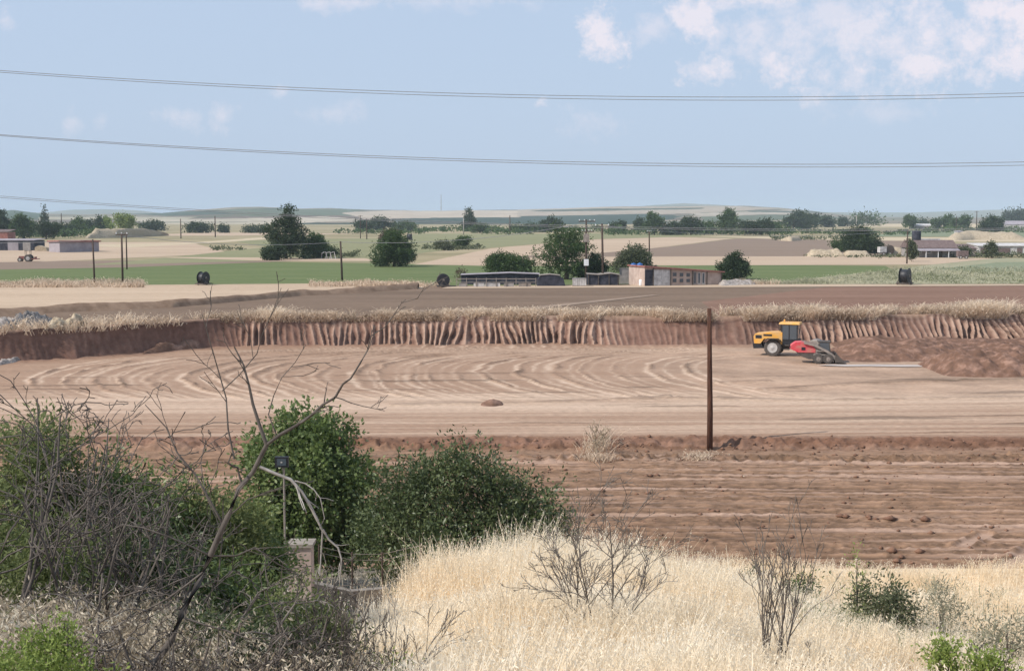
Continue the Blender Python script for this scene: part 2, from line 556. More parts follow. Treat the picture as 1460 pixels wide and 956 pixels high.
def build_ground():
    rows = np.concatenate([np.linspace(-30, 6, 20), np.linspace(6.3, 46, 150), np.arange(46.15, 69, .12),
                           np.arange(69.05, 74, .09), np.arange(74.1, 134.5, .17)])
    cols = np.linspace(-.60, .60, 760)
    U, Y = np.meshgrid(cols, rows)
    wide = np.maximum(np.abs(Y), 26.0)
    X = U * wide
    Z = ground_z(X, Y)
    rng = np.random.default_rng(4)
    # ---- soil colour and relief
    c_straw = np.array((0.62, 0.48, 0.32))
    c_leaf = np.array((0.17, 0.145, 0.11))
    c_near = np.array((0.235, 0.143, 0.090))
    c_track = np.array((0.42, 0.285, 0.212))
    c_floor = np.array((0.300, 0.190, 0.128))
    c_pale = np.array((0.525, 0.388, 0.288))
    C = np.empty(X.shape + (3,))
    g = fbm(X * .6, Y * .6, 4, 21)[..., None]
    hillmix = (sstep(-2.0, -3.6, X + .8 * (g[..., 0] - .5)))[..., None]
    hillc = (c_straw * (1 - hillmix) + c_leaf * hillmix) * (.75 + .5 * g)
    # near ploughed field: rows run across the view
    yr = Y + .012 * X + .8 * fbm(X * .05, Y * .05, 2, 31)
    fur = .5 + .5 * np.sin(yr * 2 * math.pi / .85)
    lump = fbm(X * 2.0, Y * 2.6, 5, 41, .68)
    pale = sstep(.60, .76, fbm(X * .045, yr * 1.35, 3, 51, .6))
    pale = pale * sstep(.30, .55, fbm(X * .2, yr * 1.1, 3, 57))
    thin = sstep(.55, .66, fbm(X * .05, yr * 2.6, 3, 53, .6)) * sstep(.35, .6, fbm(X * .09, yr * .35, 3, 59))
    pale = np.maximum(pale, .8 * thin)
    dark = sstep(.54, .70, fbm(X * .07, yr * 2.6, 3, 63, .65))
    big = fbm(X * .10, Y * .20, 3, 61)
    nearc = c_near * (1 + 1.5 * (lump - .5) + .5 * (big - .5))[..., None]
    nearc = nearc * (1 - .22 * dark[..., None])
    clod = np.maximum(fbm(X * 3.9, Y * 3.6, 2, 65, .6) - .52, 0) * sstep(.35, .6, fbm(X * .25, Y * .5, 3, 67))
    nearc = nearc * (1 - 1.0 * clod[..., None])
    nearc = nearc * (1 - .85 * pale[..., None]) + (c_track * 1.0) * (.85 * pale[..., None])
    nearc = nearc * (.93 + .14 * fur[..., None])
    # flat strip between rim and clods
    strip = (sstep(69.4, 70.0, Y) * (1 - sstep(71.0, 71.5, Y)))
    nearc = nearc * (1 - .55 * strip[..., None]) + c_floor * .95 * (.55 * strip[..., None])
    nz = (fur - .5) * .03 + (lump - .5) * .13 * (1 - .8 * strip) - .02 * dark + .20 * clod
    rows_of_clods = np.exp(-((Y - 68.5 - .4 * np.sin(X * .3)) / .8) ** 2) * sstep(-6, 4, X)
    nz = nz + rows_of_clods * np.maximum(fbm(X * 3.3, Y * 3.0, 3, 71) - .45, 0) * .8
    nearc = nearc * (1 - .22 * rows_of_clods[..., None])
    # two scraped wheel ruts at the right
    for p, q, w in (((1398, 838), (1475, 782), .42), ((1370, 778), (1406, 761), .30), ((1330, 830), (1440, 806), .16)):
        a, b = at_z(*p, -.45), at_z(*q, -.45)
        d = seg_dist(X, Y, a, b) + .12 * (lump - .5)
        k = 1 - sstep(w * .6, w, d)
        nearc = nearc * (1 - .85 * k[..., None]) + c_track * .95 * (.85 * k[..., None])
        nz = nz * (1 - k) - .05 * k + .09 * np.exp(-((d - w * 1.25) / (w * .3)) ** 2)
    # pit floor: nested loops left by the machines
    yc, ry, rx = 103.5, 19.0, 17.0
    v = np.clip((Y - yc) / ry, -1.6, 1.6)
    vv = np.clip(np.abs(v), 0, .9985)
    u = X - rx * (1 - np.sqrt(1 - vv ** 2)) - np.where(v > 0, 7.5 * vv ** 4, -3 * vv ** 4)
    u = u + 2.8 * (fbm(X * .07, Y * .07, 3, 81) - .5) + .7 * (fbm(X * .5, Y * .5, 3, 83) - .5) + .3 * (fbm(X * 1.7, Y * 1.7, 2, 85) - .5)
    line = np.zeros_like(X)
    ridge = np.zeros_like(X)
    for i, u0 in enumerate((-34, -31.5, -29.6, -27.6, -26, -23.6, -21.2, -19.2, -17.2, -14.8, -12.4, -10.6, -8.2, -6.4, -4.1, -2.2, .4, 2.6, 4.9, 7.4, 10.4, 13.4)):
        wd = (.34, .22, .44, .18, .28)[i % 5]
        st = (1, .7, .95, .5, .8)[(i * 2) % 5]
        line = np.maximum(line, st * np.exp(-((u - u0) / (wd * .62)) ** 2))
        line = np.maximum(line, .75 * st * np.exp(-((u - u0 - .95 - .3 * (i % 3)) / .15) ** 2))
        ridge = ridge + st * .12 * np.exp(-((u - u0 - wd * 1.25) / .17) ** 2)
    brk = sstep(.28, .55, fbm(X * .16, Y * .16, 3, 91))
    loops = sstep(86, 89.5, Y) * (1 - sstep(124, 127, Y)) * (1 - sstep(13, 22, X))
    line = line * loops * (.25 + .75 * brk) * (.55 + .9 * fbm(X * 1.1, Y * 1.1, 3, 93))
    ridge = ridge * (.3 + 1.4 * sstep(.35, .65, fbm(X * .3, Y * .3, 3, 95)))
    # straight passes lower down, along x
    ys = Y - .045 * X + .9 * (fbm(X * .03, Y * .05, 2, 101) - .5)
    sl = sstep(.50, .74, fbm(X * .022, ys * .62, 4, 111, .62))
    low = 1 - sstep(87, 94, Y)
    bright = np.exp(-((ys - 86.5) / 4.2) ** 2) + .55 * sstep(4, 20, X) * sstep(84, 92, Y) * (1 - sstep(118, 126, Y))
    fl = fbm(X * .25, Y * .5, 4, 121)
    fine = sstep(.45, .70, fbm(X * .04, ys * 1.9, 3, 115))
    pf = np.clip(.02 + .22 * fl + .95 * line + (.42 * sl + .28 * fine) * (.3 + .7 * low) + .42 * bright - .25 * (1 - sstep(72, 79, Y)), 0, 1)
    floorc = c_floor * (1 - pf[..., None]) + c_pale * pf[..., None]
    mott = (fbm(X * .30 + Y * .1, Y * .30, 4, 97, .6) - .5) * sstep(6, 14, X) * sstep(86, 92, Y)
    floorc = floorc * (1 + .7 * mott)[..., None]
    cut = np.zeros_like(X)
    for p, q, w in (((955, 568), (1180, 571), .45), ((1180, 571), (1470, 566), .4), ((1085, 555), (1240, 546), .5), ((1240, 546), (1460, 541), .4), ((560, 577), (760, 574), .4), ((760, 574), (955, 566), .4), ((1010, 546), (1090, 543), .4)):
        a, b = at_z(*p, 0), at_z(*q, 0)
        dd = seg_dist(X, Y, a, b) + .9 * (fbm(X * .35, Y * .35, 3, 99) - .5)
        cut = np.maximum(cut, 1 - sstep(w * .3, w, np.abs(dd)))
    cut = cut * (.4 + .6 * fbm(X * .4, Y * .4, 3, 98))
    floorc = floorc * (1 - .42 * cut[..., None])
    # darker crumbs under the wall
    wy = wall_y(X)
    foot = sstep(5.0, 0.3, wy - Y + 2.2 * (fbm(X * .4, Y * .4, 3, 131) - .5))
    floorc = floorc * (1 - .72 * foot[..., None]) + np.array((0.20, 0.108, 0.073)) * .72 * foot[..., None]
    dash = sstep(.66, .78, fbm(X * .10, ys * 1.0, 3, 141)) * (1 - sstep(100, 106, Y))
    floorc = floorc * (1 - .42 * dash[..., None]) * (1 - .30 * (np.clip(ridge * 7, 0, 1) * loops)[..., None])
    fz = ridge * loops * .75 + (fl - .5) * .07 + dash * .05 + cut * .16 + foot * .28 * fbm(X * .9, Y * .9, 3, 151)
    # the lower lip
    e = sstep(71.8, 72.8, Y)
    lip = np.exp(-((Y - 72.1) / .85) ** 2)
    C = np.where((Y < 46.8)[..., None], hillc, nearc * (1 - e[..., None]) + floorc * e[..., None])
    C = C * (1 - .75 * lip[..., None]) + np.array((0.155, 0.076, 0.050)) * (.45 + 1.0 * lump[..., None]) * .75 * lip[..., None]
    hillrel = (fbm(X * .8, Y * .8, 4, 161) - .5) * .16
    Z = Z + np.where(Y < 46.8, hillrel, nz * (1 - e) + fz * e) * sstep(-2, 4, np.abs(Y - 46.8) * 4)
    keep = Y <= wall_y(X) + 2.2
    nr, nc = X.shape
    idx = np.arange(nr * nc).reshape(nr, nc)
    fq = np.stack([idx[:-1, :-1], idx[:-1, 1:], idx[1:, 1:], idx[1:, :-1]], -1).reshape(-1, 4)
    kf = (keep[:-1, :-1] & keep[:-1, 1:]).reshape(-1)
    o = np_mesh("ground", np.stack([X, Y, Z], -1).reshape(-1, 3), [fq[kf]], attr_soil("levelled_earth", 3.0, .08, .34, (.7, 1.4, 1)),
                smooth=True, vcol=np.clip(C, 0, 1).reshape(-1, 3))
    return tag(o, "levelled reddish earth with looping wheel tracks and a ploughed strip", None, kind="structure")


ground = build_ground()


# ---- the cut bank round the pit
def build_bank():
    xs = np.concatenate([np.arange(-80, -30, .12), np.arange(-30, 62, .07), np.arange(62, 85, .2)])
    ys = wall_y(xs)
    tx, ty = np.gradient(xs), np.gradient(ys)
    # smooth the bends
    ker = np.ones(25) / 25
    ys = np.convolve(np.pad(ys, 12, mode="edge"), ker, mode="valid")
    tx, ty = np.gradient(xs), np.gradient(ys)
    L = np.hypot(tx, ty)
    nx, ny = ty / L, -tx / L                     # towards the pit
    s = np.cumsum(L)
    nv = 26
    vs = np.linspace(0, 1, nv)
    P = np.empty((nv, len(xs), 3))
    C = np.empty((nv, len(xs), 3))
    smooth_part = sstep(-24.5, -28.5, xs)          # the left arm was cut clean
    for j, v in enumerate(vs):
        sw = s + 1.6 * (fbm(s * .33, s * 0 + v * .6, 3, 7) - .5) - .8 * (1 - v) * (fbm(s * .07, s * 0 + 2, 2, 9) - .3)
        r1 = np.abs(((sw / .60) % 1.0) - .5) * 2           # tooth marks of the digger
        r2 = np.abs(((sw / 1.9 + .3) % 1.0) - .5) * 2
        rz = fbm(sw * 1.9, s * 0 + v * 3.0, 5, 15, .62)
        amp = (1 - .85 * smooth_part) * (.25 + 1.5 * sstep(.25, .7, fbm(s * .16, s * 0 + 8, 2, 27)))
        d = amp * (.46 * r1 ** 2.0 * (.5 + fbm(s * .6, s * 0 + v, 2, 19)) + .26 * r2 + .75 * (rz - .5)) + smooth_part * .25 * (rz - .5)
        bulge = (1.35 - .6 * smooth_part) * (1 - v) ** 1.25
        slump = .9 * (1 - v) ** 3 * fbm(s * .16, s * 0, 3, 23) + .9 * sstep(.60, .74, fbm(s * .13, s * 0 + 3, 3, 33)) * (1 - v) ** .8
        off = bulge + slump + d * np.sin(math.pi * min(1, .12 + v * .95)) * .9
        off = off * (1 if v < 1 else 1)
        P[j, :, 0] = xs + nx * off
        P[j, :, 1] = ys + ny * off
        notch = sstep(.60, .74, fbm(s * .13, s * 0 + 3, 3, 33))
        zt = PLAIN_Z - .02 + .50 * (fbm(s * .45, s * 0 + 5, 4, 29) - .5) - .35 * notch - (0.0)
        P[j, :, 2] = -.25 + (zt + .25) * v
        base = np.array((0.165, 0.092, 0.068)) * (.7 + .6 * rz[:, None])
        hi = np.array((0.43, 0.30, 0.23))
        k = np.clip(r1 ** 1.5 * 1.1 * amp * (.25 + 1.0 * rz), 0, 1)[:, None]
        C[j] = base * (1 - .8 * k) + hi * .8 * k  # gully shade and lit ridge crests put into the colour, following the relief
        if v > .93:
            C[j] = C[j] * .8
    # lid running back onto the plain
    P2 = np.empty((2, len(xs), 3))
    P2[0] = P[-1]
    P2[0, :, 1] += .8
    P2[0, :, 2] = PLAIN_Z + .07
    P2[1] = P[-1]
    P2[1, :, 1] += 2.2
    P2[1, :, 2] = PLAIN_Z - .12
    P = np.concatenate([P, P2])
    C = np.concatenate([C, np.tile(np.array((0.30, 0.20, 0.14)), (2, len(xs), 1))])
    nr, nc = P.shape[:2]
    idx = np.arange(nr * nc).reshape(nr, nc)
    fq = np.stack([idx[:-1, :-1], idx[:-1, 1:], idx[1:, 1:], idx[1:, :-1]], -1).reshape(-1, 4)
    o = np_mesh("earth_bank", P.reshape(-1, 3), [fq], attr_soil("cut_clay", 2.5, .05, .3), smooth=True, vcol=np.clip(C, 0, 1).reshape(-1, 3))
    return tag(o, "steep cut earth bank scored by digger teeth along the back of the pit", None, kind="structure")


build_bank()


# ---- the plain behind, as one sheet to the horizon
def build_plain():
    xs = np.concatenate([np.linspace(-4200, -120, 18), np.linspace(-110, 120, 140), np.linspace(140, 4200, 18)])
    ys0 = wall_y(np.clip(xs, -110, 160)) + 1.35
    far = np.array([0, 1.5, 6, 20, 60, 150, 400, 1000, 2000, 4000, 7000.])
    P = np.empty((len(far), len(xs), 3))
    for j, f in enumerate(far):
        P[j, :, 0] = xs
        P[j, :, 1] = ys0 + f if f < 400 else 120 + f
        P[j, :, 2] = PLAIN_Z
    nr, nc = P.shape[:2]
    idx = np.arange(nr * nc).reshape(nr, nc)
    fq = np.stack([idx[:-1, :-1], idx[:-1, 1:], idx[1:, 1:], idx[1:, :-1]], -1).reshape(-1, 4)
    m, nt, out = new_mat("dry_plain_soil")
    n1 = noise(nt, mapping(nt, (.012, .03, 1)), 1.0, 6, .6)
    n2 = noise(nt, mapping(nt, (.25, .9, 1)), 1.0, 8, .65)
    c1 = ramp(nt, n1, [(.3, (0.20, 0.18, 0.10)), (.5, (0.30, 0.25, 0.15)), (.7, (0.40, 0.33, 0.22))])
    g = ramp(nt, n2, [(.3, (.75, .75, .75)), (.7, (1.2, 1.2, 1.2))])
    mx = nt.nodes.new("ShaderNodeMixRGB")
    mx.blend_type = "MULTIPLY"
    mx.inputs[0].default_value = 1
    nt.links.new(c1, mx.inputs[1])
    nt.links.new(g, mx.inputs[2])
    principled(nt, out, mx.outputs[0], .95, 0, .08)
    o = np_mesh("plain", P.reshape(-1, 3), [fq], m)
    return tag(o, "flat dry farmland reaching to the hills", None, kind="structure")


build_plain()

_field_level = [0]


def field(name, pix, mat, label, lift=None):
    """a field as a thin sheet on the plain, its corners found where the view rays meet the plain"""
    _field_level[0] += 1
    z = PLAIN_Z + .0022 * _field_level[0]
    pts = [at_z(a, b, z) for a, b in pix]
    if lift:                                     # front edge follows the top of the bank from x0 to x1
        fx = np.linspace(lift[0], lift[1], 60)
        pts = pts + [Vector((x, y, z)) for x, y in zip(fx, wall_y(fx) + 1.6)]
    mb = MB()
    mb.add(pts, [tuple(range(len(pts)))])
    o = mb.build(name, mat)
    o.data.update()
    if o.data.polygons[0].normal.z < 0:
        o.data.flip_normals()
    return tag(o, label, None, kind="structure")


def fmat(name, c1, c2, sx, sy, rz=0.0, c3=None, bump_d=.05, lo=.3, hi=.7):
    m, nt, out = new_mat(name)
    n1 = noise(nt, mapping(nt, (sx, sy, 1), rz), 1.0, 7, .62)
    n2 = noise(nt, mapping(nt, (1.2, 1.2, 1)), 1.0, 8, .7)
    a = nt.nodes.new("ShaderNodeMath")
    a.operation = "MULTIPLY_ADD"
    nt.links.new(n2, a.inputs[0])
    a.inputs[1].default_value = .45
    b = nt.nodes.new("ShaderNodeMath")
    b.operation = "MULTIPLY"
    nt.links.new(n1, b.inputs[0])
    b.inputs[1].default_value = .55
    nt.links.new(b.outputs[0], a.inputs[2])
    stops = [(lo, c1), (hi, c2)] if c3 is None else [(lo, c1), ((lo + hi) / 2, c3), (hi, c2)]
    principled(nt, out, ramp(nt, a.outputs[0], stops), .95, 0, .08, n2, bump_d, .5)
    return m


FM = {
    "plough": fmat("ploughed_soil", (0.12, 0.083, 0.058), (0.225, 0.158, 0.112), .03, .22, rad(-4)),
    "red_plough": fmat("reddish_ploughed_soil", (0.15, 0.083, 0.057), (0.26, 0.16, 0.115), .03, .25, rad(14)),
    "far_plough": fmat("far_ploughed_soil", (0.19, 0.14, 0.105), (0.25, 0.185, 0.14), .02, .12, rad(3)),
    "stubble": fmat("pale_stubble", (0.35, 0.255, 0.175), (0.54, 0.415, 0.30), .02, .22, rad(4)),
    "stubble_far": fmat("pinkish_stubble", (0.37, 0.275, 0.195), (0.50, 0.385, 0.28), .01, .05, rad(3)),
    "green": fmat("green_crop", (0.078, 0.115, 0.040), (0.165, 0.185, 0.082), .05, .25, rad(2)),
    "olive": fmat("olive_pasture", (0.16, 0.175, 0.085), (0.28, 0.255, 0.15), .03, .12),
    "weeds": fmat("weedy_fallow", (0.20, 0.20, 0.12), (0.38, 0.35, 0.24), .12, .25),
    "track": fmat("trodden_track", (0.19, 0.135, 0.10), (0.33, 0.25, 0.19), .1, .3),
    "dry": fmat("dry_grass_field", (0.36, 0.29, 0.19), (0.58, 0.48, 0.34), .05, .3),
    "bluegreen": fmat("blue_green_crop", (0.13, 0.16, 0.095), (0.26, 0.27, 0.18), .06, .2),
}
field("ploughed_field", [(1900, 404), (1000, 404), (560, 407), (-400, 412)], FM["plough"],
      "brown ploughed field just behind the pit bank", (-85, 84))
field("reddish_field", [(1900, 404), (1440, 404), (1180, 409), (1000, 430)], FM["red_plough"], "reddish ploughed field at the right behind the bank", (19, 84))
field("stubble_field", [(-400, 448), (0, 441), (240, 437), (420, 422), (520, 416), (600, 411), (616, 405), (560, 402), (-400, 404)], FM["stubble"], "pale stubble field at the left")
field("dry_verge", [(-400, 410), (200, 405), (130, 400), (-400, 401)], FM["dry"], "strip of dry grass along the stubble")
field("green_crop_field", [(-400, 403), (200, 406), (560, 403), (640, 407), (1110, 404), (1275, 385), (1262, 379), (1100, 377), (690, 379), (540, 375), (380, 373), (180, 381), (-400, 391)], FM["green"],
      "long low green crop field across the plain")
field("weedy_field", [(1080, 405), (1900, 404), (1900, 366), (1420, 368), (1330, 377), (1275, 384)], FM["weeds"], "weedy fallow ground at the right")
field("blue_green_field", [(1330, 384), (1420, 374), (1900, 362), (1900, 384), (1400, 387)], FM["bluegreen"], "blue green crop strip at the right")
field("brown_strip_field", [(-400, 391), (180, 381), (420, 372), (250, 370), (-400, 378)], FM["far_plough"], "narrow brown strip behind the green crop")
field("tan_field", [(-400, 377), (60, 373), (330, 361), (270, 345), (90, 345), (-400, 352)], FM["stubble_far"], "tan stubble field round the grey barn")
field("olive_field", [(120, 378), (400, 371), (560, 374), (590, 360), (600, 338), (330, 343), (380, 352), (250, 366)], FM["olive"], "olive green pasture left of the big trees")
field("pale_strip_field", [(200, 366), (390, 372), (540, 372), (520, 368), (370, 367)], FM["stubble_far"], "thin pale strip by the tall tree")
field("straw_edge_field", [(100, 349), (270, 346), (390, 337), (410, 339), (320, 345), (180, 353)], FM["dry"], "pale straw edged strip behind the poles")
field("pale_wedge_field", [(590, 377), (760, 379), (1330, 377), (1420, 368), (1140, 365), (850, 364), (960, 350), (1045, 340), (960, 338), (850, 341), (700, 354)], FM["stubble_far"],
      "large pale stubble wedge behind the farmyard")
field("brown_wedge_field", [(700, 368), (830, 366), (1290, 365), (1300, 342), (1180, 339), (1050, 340), (950, 352), (850, 361), (760, 364)], FM["far_plough"], "dark brown ploughed wedge at the centre right")
field("olive_wedge_field", [(640, 356), (700, 353), (860, 340), (1000, 337), (1000, 333), (600, 333), (500, 346), (590, 362)], FM["olive"], "olive pasture beyond the pale wedge")
field("pale_far_field", [(1120, 341), (1350, 344), (1900, 348), (1900, 340), (1230, 338), (1000, 337)], FM["dry"], "pale dry strip before the far trees at the right")
field("green_far_field", [(1230, 337), (1900, 339), (1900, 329), (1300, 328)], FM["bluegreen"], "green strip before the far trees at the right")
field("white_far_field", [(1165, 323), (1900, 325), (1900, 320), (1230, 318.5)], FM["dry"], "whitish far field at the right")
field("far_tan_field", [(170, 336), (330, 336), (520, 333), (300, 331)], FM["stubble_far"], "far tan strip at the left")
field("pale_track", [(690, 446), (740, 443), (940, 420.5), (930, 419.8), (760, 437)], FM["track"], "pale track across the ploughed field")
field("farm_lane", [(630, 411), (1080, 409), (1460, 407), (1900, 408), (1900, 405), (1000, 405), (640, 408)], FM["stubble_far"], "pale dirt lane in front of the farmyard")


# ---- earth ridge along the near edge of the stubble
def ridge_line(name, pix, w, h, mat, label, seed):
    pts = [at_z(a, b) for a, b in pix]
    xs = np.linspace(pts[0].x, pts[-1].x, 260)
    ys = np.interp(xs, [p.x for p in pts], [p.y for p in pts])
    prof = [(-w, -.05), (-w * .45, h * .55), (0, h), (w * .7, h * .8), (w * 1.6, -.02)]
    V = []
    for i, (x, y) in enumerate(zip(xs, ys)):
        for k, (o, z) in enumerate(prof):
            n = float(fbm(np.array([x * .5]), np.array([k * 3.1]), 3, seed)[0])
            V.append((x, y + o + .5 * (n - .5), PLAIN_Z + z * (.55 + .9 * n)))
    k = len(prof)
    idx = np.arange(len(V)).reshape(-1, k)
    fq = np.stack([idx[:-1, :-1], idx[1:, :-1], idx[1:, 1:], idx[:-1, 1:]], -1).reshape(-1, 4)
    o = np_mesh(name, np.array(V), [fq], mat, smooth=True)
    return tag(o, label, None, kind="structure")


M["ridge_soil"] = mottled("ridge_soil", (0.14, 0.09, 0.06), (0.26, 0.18, 0.125), .8, bump_d=.05)
ridge_line("earth_ridge", [(-60, 452), (130, 442), (250, 437), (330, 430), (430, 421), (520, 416), (596, 411)], 1.6, .62, M["ridge_soil"], "low brown earth ridge along the near edge of the stubble", 201)


# ---- hills
def crest(px):
    return np.interp(px, [-500, -60, 0, 22, 60, 110, 230, 300, 335, 372, 420, 470, 520, 600, 700, 800, 870, 940, 1000, 1060, 1110, 1150, 1200, 1260, 1400, 2200],
                     [304, 302, 301, 299, 304.5, 306, 304, 298, 295.5, 294.5, 297.5, 296.5, 298.5, 300.5, 299.5, 297, 294.8, 294.2, 293.8, 293.6, 296, 300, 306, 309.5, 310.2, 310.2])


def inside(poly, x, y):
    r = np.zeros(x.shape, bool)
    n = len(poly)
    for i in range(n):
        x1, y1 = poly[i]
        x2, y2 = poly[(i + 1) % n]
        if y1 == y2:
            continue
        c = ((y1 > y) != (y2 > y)) & (x < (x2 - x1) * (y - y1) / (y2 - y1) + x1)
        r ^= c
    return r


def build_hills():
    pxs = np.arange(-420, 1900, 4.0)
    Ds = np.linspace(1500, 3700, 90)
    PX, D = np.meshgrid(pxs, Ds)
    X = (PX - CX) / F * D
    cr = crest(PX) + 1.0 * (fbm(PX * .03, PX * 0, 4, 301) - .5)
    zc = CAMZ + (308 - cr) * 3200 / F
    zc = np.maximum(zc, 2.0)
    t = np.clip((D - 1500) / 1700, 0, 1)
    roll = (fbm(X * .003, D * .004, 4, 307) - .5)
    Z = 2.0 + (zc - 2.0) * (t ** 1.2) + roll * 5 * np.sin(math.pi * t) * sstep(311, 303, cr)
    back = sstep(3200, 3700, D)
    Z = Z - back * (zc + 3) * .6
    YP = 308 - (Z - CAMZ) * F / D
    C = np.empty(X.shape + (3,))
    n = fbm(X * .0035, D * .012, 4, 311)
    c_ol, c_pl, c_dk, c_br = np.array((0.10, 0.11, 0.07)), np.array((0.34, 0.28, 0.21)), np.array((0.03, 0.05, 0.04)), np.array((0.15, 0.115, 0.09))
    C[:] = c_ol
    C[n > .56] = c_pl * .8
    C[n < .40] = c_br
    for poly, col in (
            ([(-420, 301), (60, 300), (70, 312), (-420, 312)], (0.10, 0.14, 0.085)),
            ([(60, 309), (280, 309), (270, 312.5), (60, 313)], (0.40, 0.36, 0.26)),
            ([(150, 305), (420, 296), (420, 303), (260, 307.5)], (0.085, 0.12, 0.08)),
            ([(190, 313), (380, 311), (380, 315), (210, 317)], (0.48, 0.42, 0.32)),
            ([(230, 318), (400, 316), (410, 321), (230, 323)], (0.50, 0.44, 0.33)),
            ([(300, 299), (520, 298), (500, 306), (360, 309)], (0.16, 0.19, 0.12)),
            ([(365, 312), (470, 308), (520, 313), (400, 320)], (0.52, 0.45, 0.35)),
            ([(430, 318), (600, 318), (600, 324), (430, 325)], (0.06, 0.09, 0.065)),
            ([(490, 303), (560, 300), (740, 300), (760, 309), (520, 312)], (0.52, 0.43, 0.33)),
            ([(560, 312), (640, 310), (760, 310), (760, 319), (570, 319)], (0.06, 0.095, 0.07)),
            ([(740, 297), (860, 295), (1040, 294), (1120, 297), (900, 308), (740, 308)], (0.42, 0.35, 0.27)),
            ([(760, 299.5), (880, 297), (1000, 296), (1000, 298), (880, 300), (770, 301.5)], (0.10, 0.12, 0.08)),
            ([(740, 308), (920, 305), (980, 308), (900, 320), (740, 320)], (0.065, 0.10, 0.075)),
            ([(980, 304), (1130, 299), (1160, 304), (1000, 309)], (0.44, 0.38, 0.30)),
            ([(1000, 309), (1160, 305), (1200, 311), (1000, 316)], (0.16, 0.19, 0.12)),
            ([(1060, 300), (1150, 301), (1180, 304), (1060, 302)], (0.12, 0.14, 0.10)),
    ):
        k = inside(poly, PX + 14 * (fbm(PX * .02, YP * .4, 2, 331) - .5), YP + 1.2 * (fbm(PX * .012, YP * .3, 2, 337) - .5))
        C[k] = np.array(col) * (.62 if col[0] < .3 else .8)
    C = C * (.8 + .4 * fbm(X * .02, D * .02, 3, 341))[..., None]
    nr, nc = X.shape
    idx = np.arange(nr * nc).reshape(nr, nc)
    fq = np.stack([idx[:-1, :-1], idx[:-1, 1:], idx[1:, 1:], idx[1:, :-1]], -1).reshape(-1, 4)
    o = np_mesh("hills", np.stack([X, D, Z], -1).reshape(-1, 3), [fq], attr_soil("hill_fields", .03, 0, .2), smooth=True, vcol=np.clip(C, 0, 1).reshape(-1, 3))
    tag(o, "low hills patched with fields on the skyline", None, kind="structure")
    # farther, fainter hills
    D2 = np.array([4500, 5200, 5900, 6400, 6700.])
    PX, D = np.meshgrid(np.arange(-500, 2000, 6.0), D2)
    cr = np.interp(PX, [-500, 60, 100, 150, 200, 240, 800, 930, 975, 1030, 1150, 1240, 1300, 1400, 1440, 1520, 2000],
                   [302, 303, 299.5, 298.5, 300, 304, 302, 293, 289.5, 292, 302, 303, 303.5, 299.5, 298.6, 300, 304]) + 1.6 * (fbm(PX * .03, PX * 0, 4, 351) - .5)
    tt = np.array([0, .35, .75, 1, .6])[:, None]
    Z = 2 + (CAMZ + (308 - cr) * 6400 / F - 2) * tt
    X = (PX - CX) / F * D
    nr, nc = X.shape
    idx = np.arange(nr * nc).reshape(nr, nc)
    fq = np.stack([idx[:-1, :-1], idx[:-1, 1:], idx[1:, 1:], idx[1:, :-1]], -1).reshape(-1, 4)
    o = np_mesh("mountains", np.stack([X, D, Z], -1).reshape(-1, 3), [fq], mottled("far_slopes", (0.10, 0.12, 0.08), (0.22, 0.20, 0.15), .004), smooth=True)
    tag(o, "faint far mountains beyond the hills", None, kind="structure")


build_hills()

# ---- air
hb = MB().box((0, 3450, 34.2), (9000, 7100, 71.4))
hm, hnt, hout = new_mat("summer_haze")
pv = hnt.nodes.new("ShaderNodeVolumePrincipled")
pv.inputs["Color"].default_value = (0.80, 0.94, 1.0, 1)
pv.inputs["Density"].default_value = 0.000125
pv.inputs["Anisotropy"].default_value = -0.1
hnt.links.new(pv.outputs[0], hout.inputs["Volume"])
haze = hb.build("haze", hm)
tag(haze, "pale summer haze over the plain", None, kind="stuff")


# ================================================================== VEGETATION
def leaves_mesh(name, mat, parent, P, A, Ln, Wd, tint, rng):
    """one rhombus per leaf: P base, A direction, Ln length, Wd width"""
    n = len(P)
    A = A / np.maximum(np.linalg.norm(A, axis=1, keepdims=True), 1e-6)
    r = rng.normal(size=(n, 3))
    B = np.cross(A, r)
    B /= np.maximum(np.linalg.norm(B, axis=1, keepdims=True), 1e-6)
    V = np.empty((n, 4, 3))
    V[:, 0] = P
    V[:, 1] = P + A * (Ln * .5)[:, None] + B * (Wd * .5)[:, None]
    V[:, 2] = P + A * Ln[:, None]
    V[:, 3] = P + A * (Ln * .5)[:, None] - B * (Wd * .5)[:, None]
    fq = np.arange(n * 4).reshape(n, 4)
    return np_mesh(name, V.reshape(-1, 3), [fq], mat, parent, face_attr=tint)


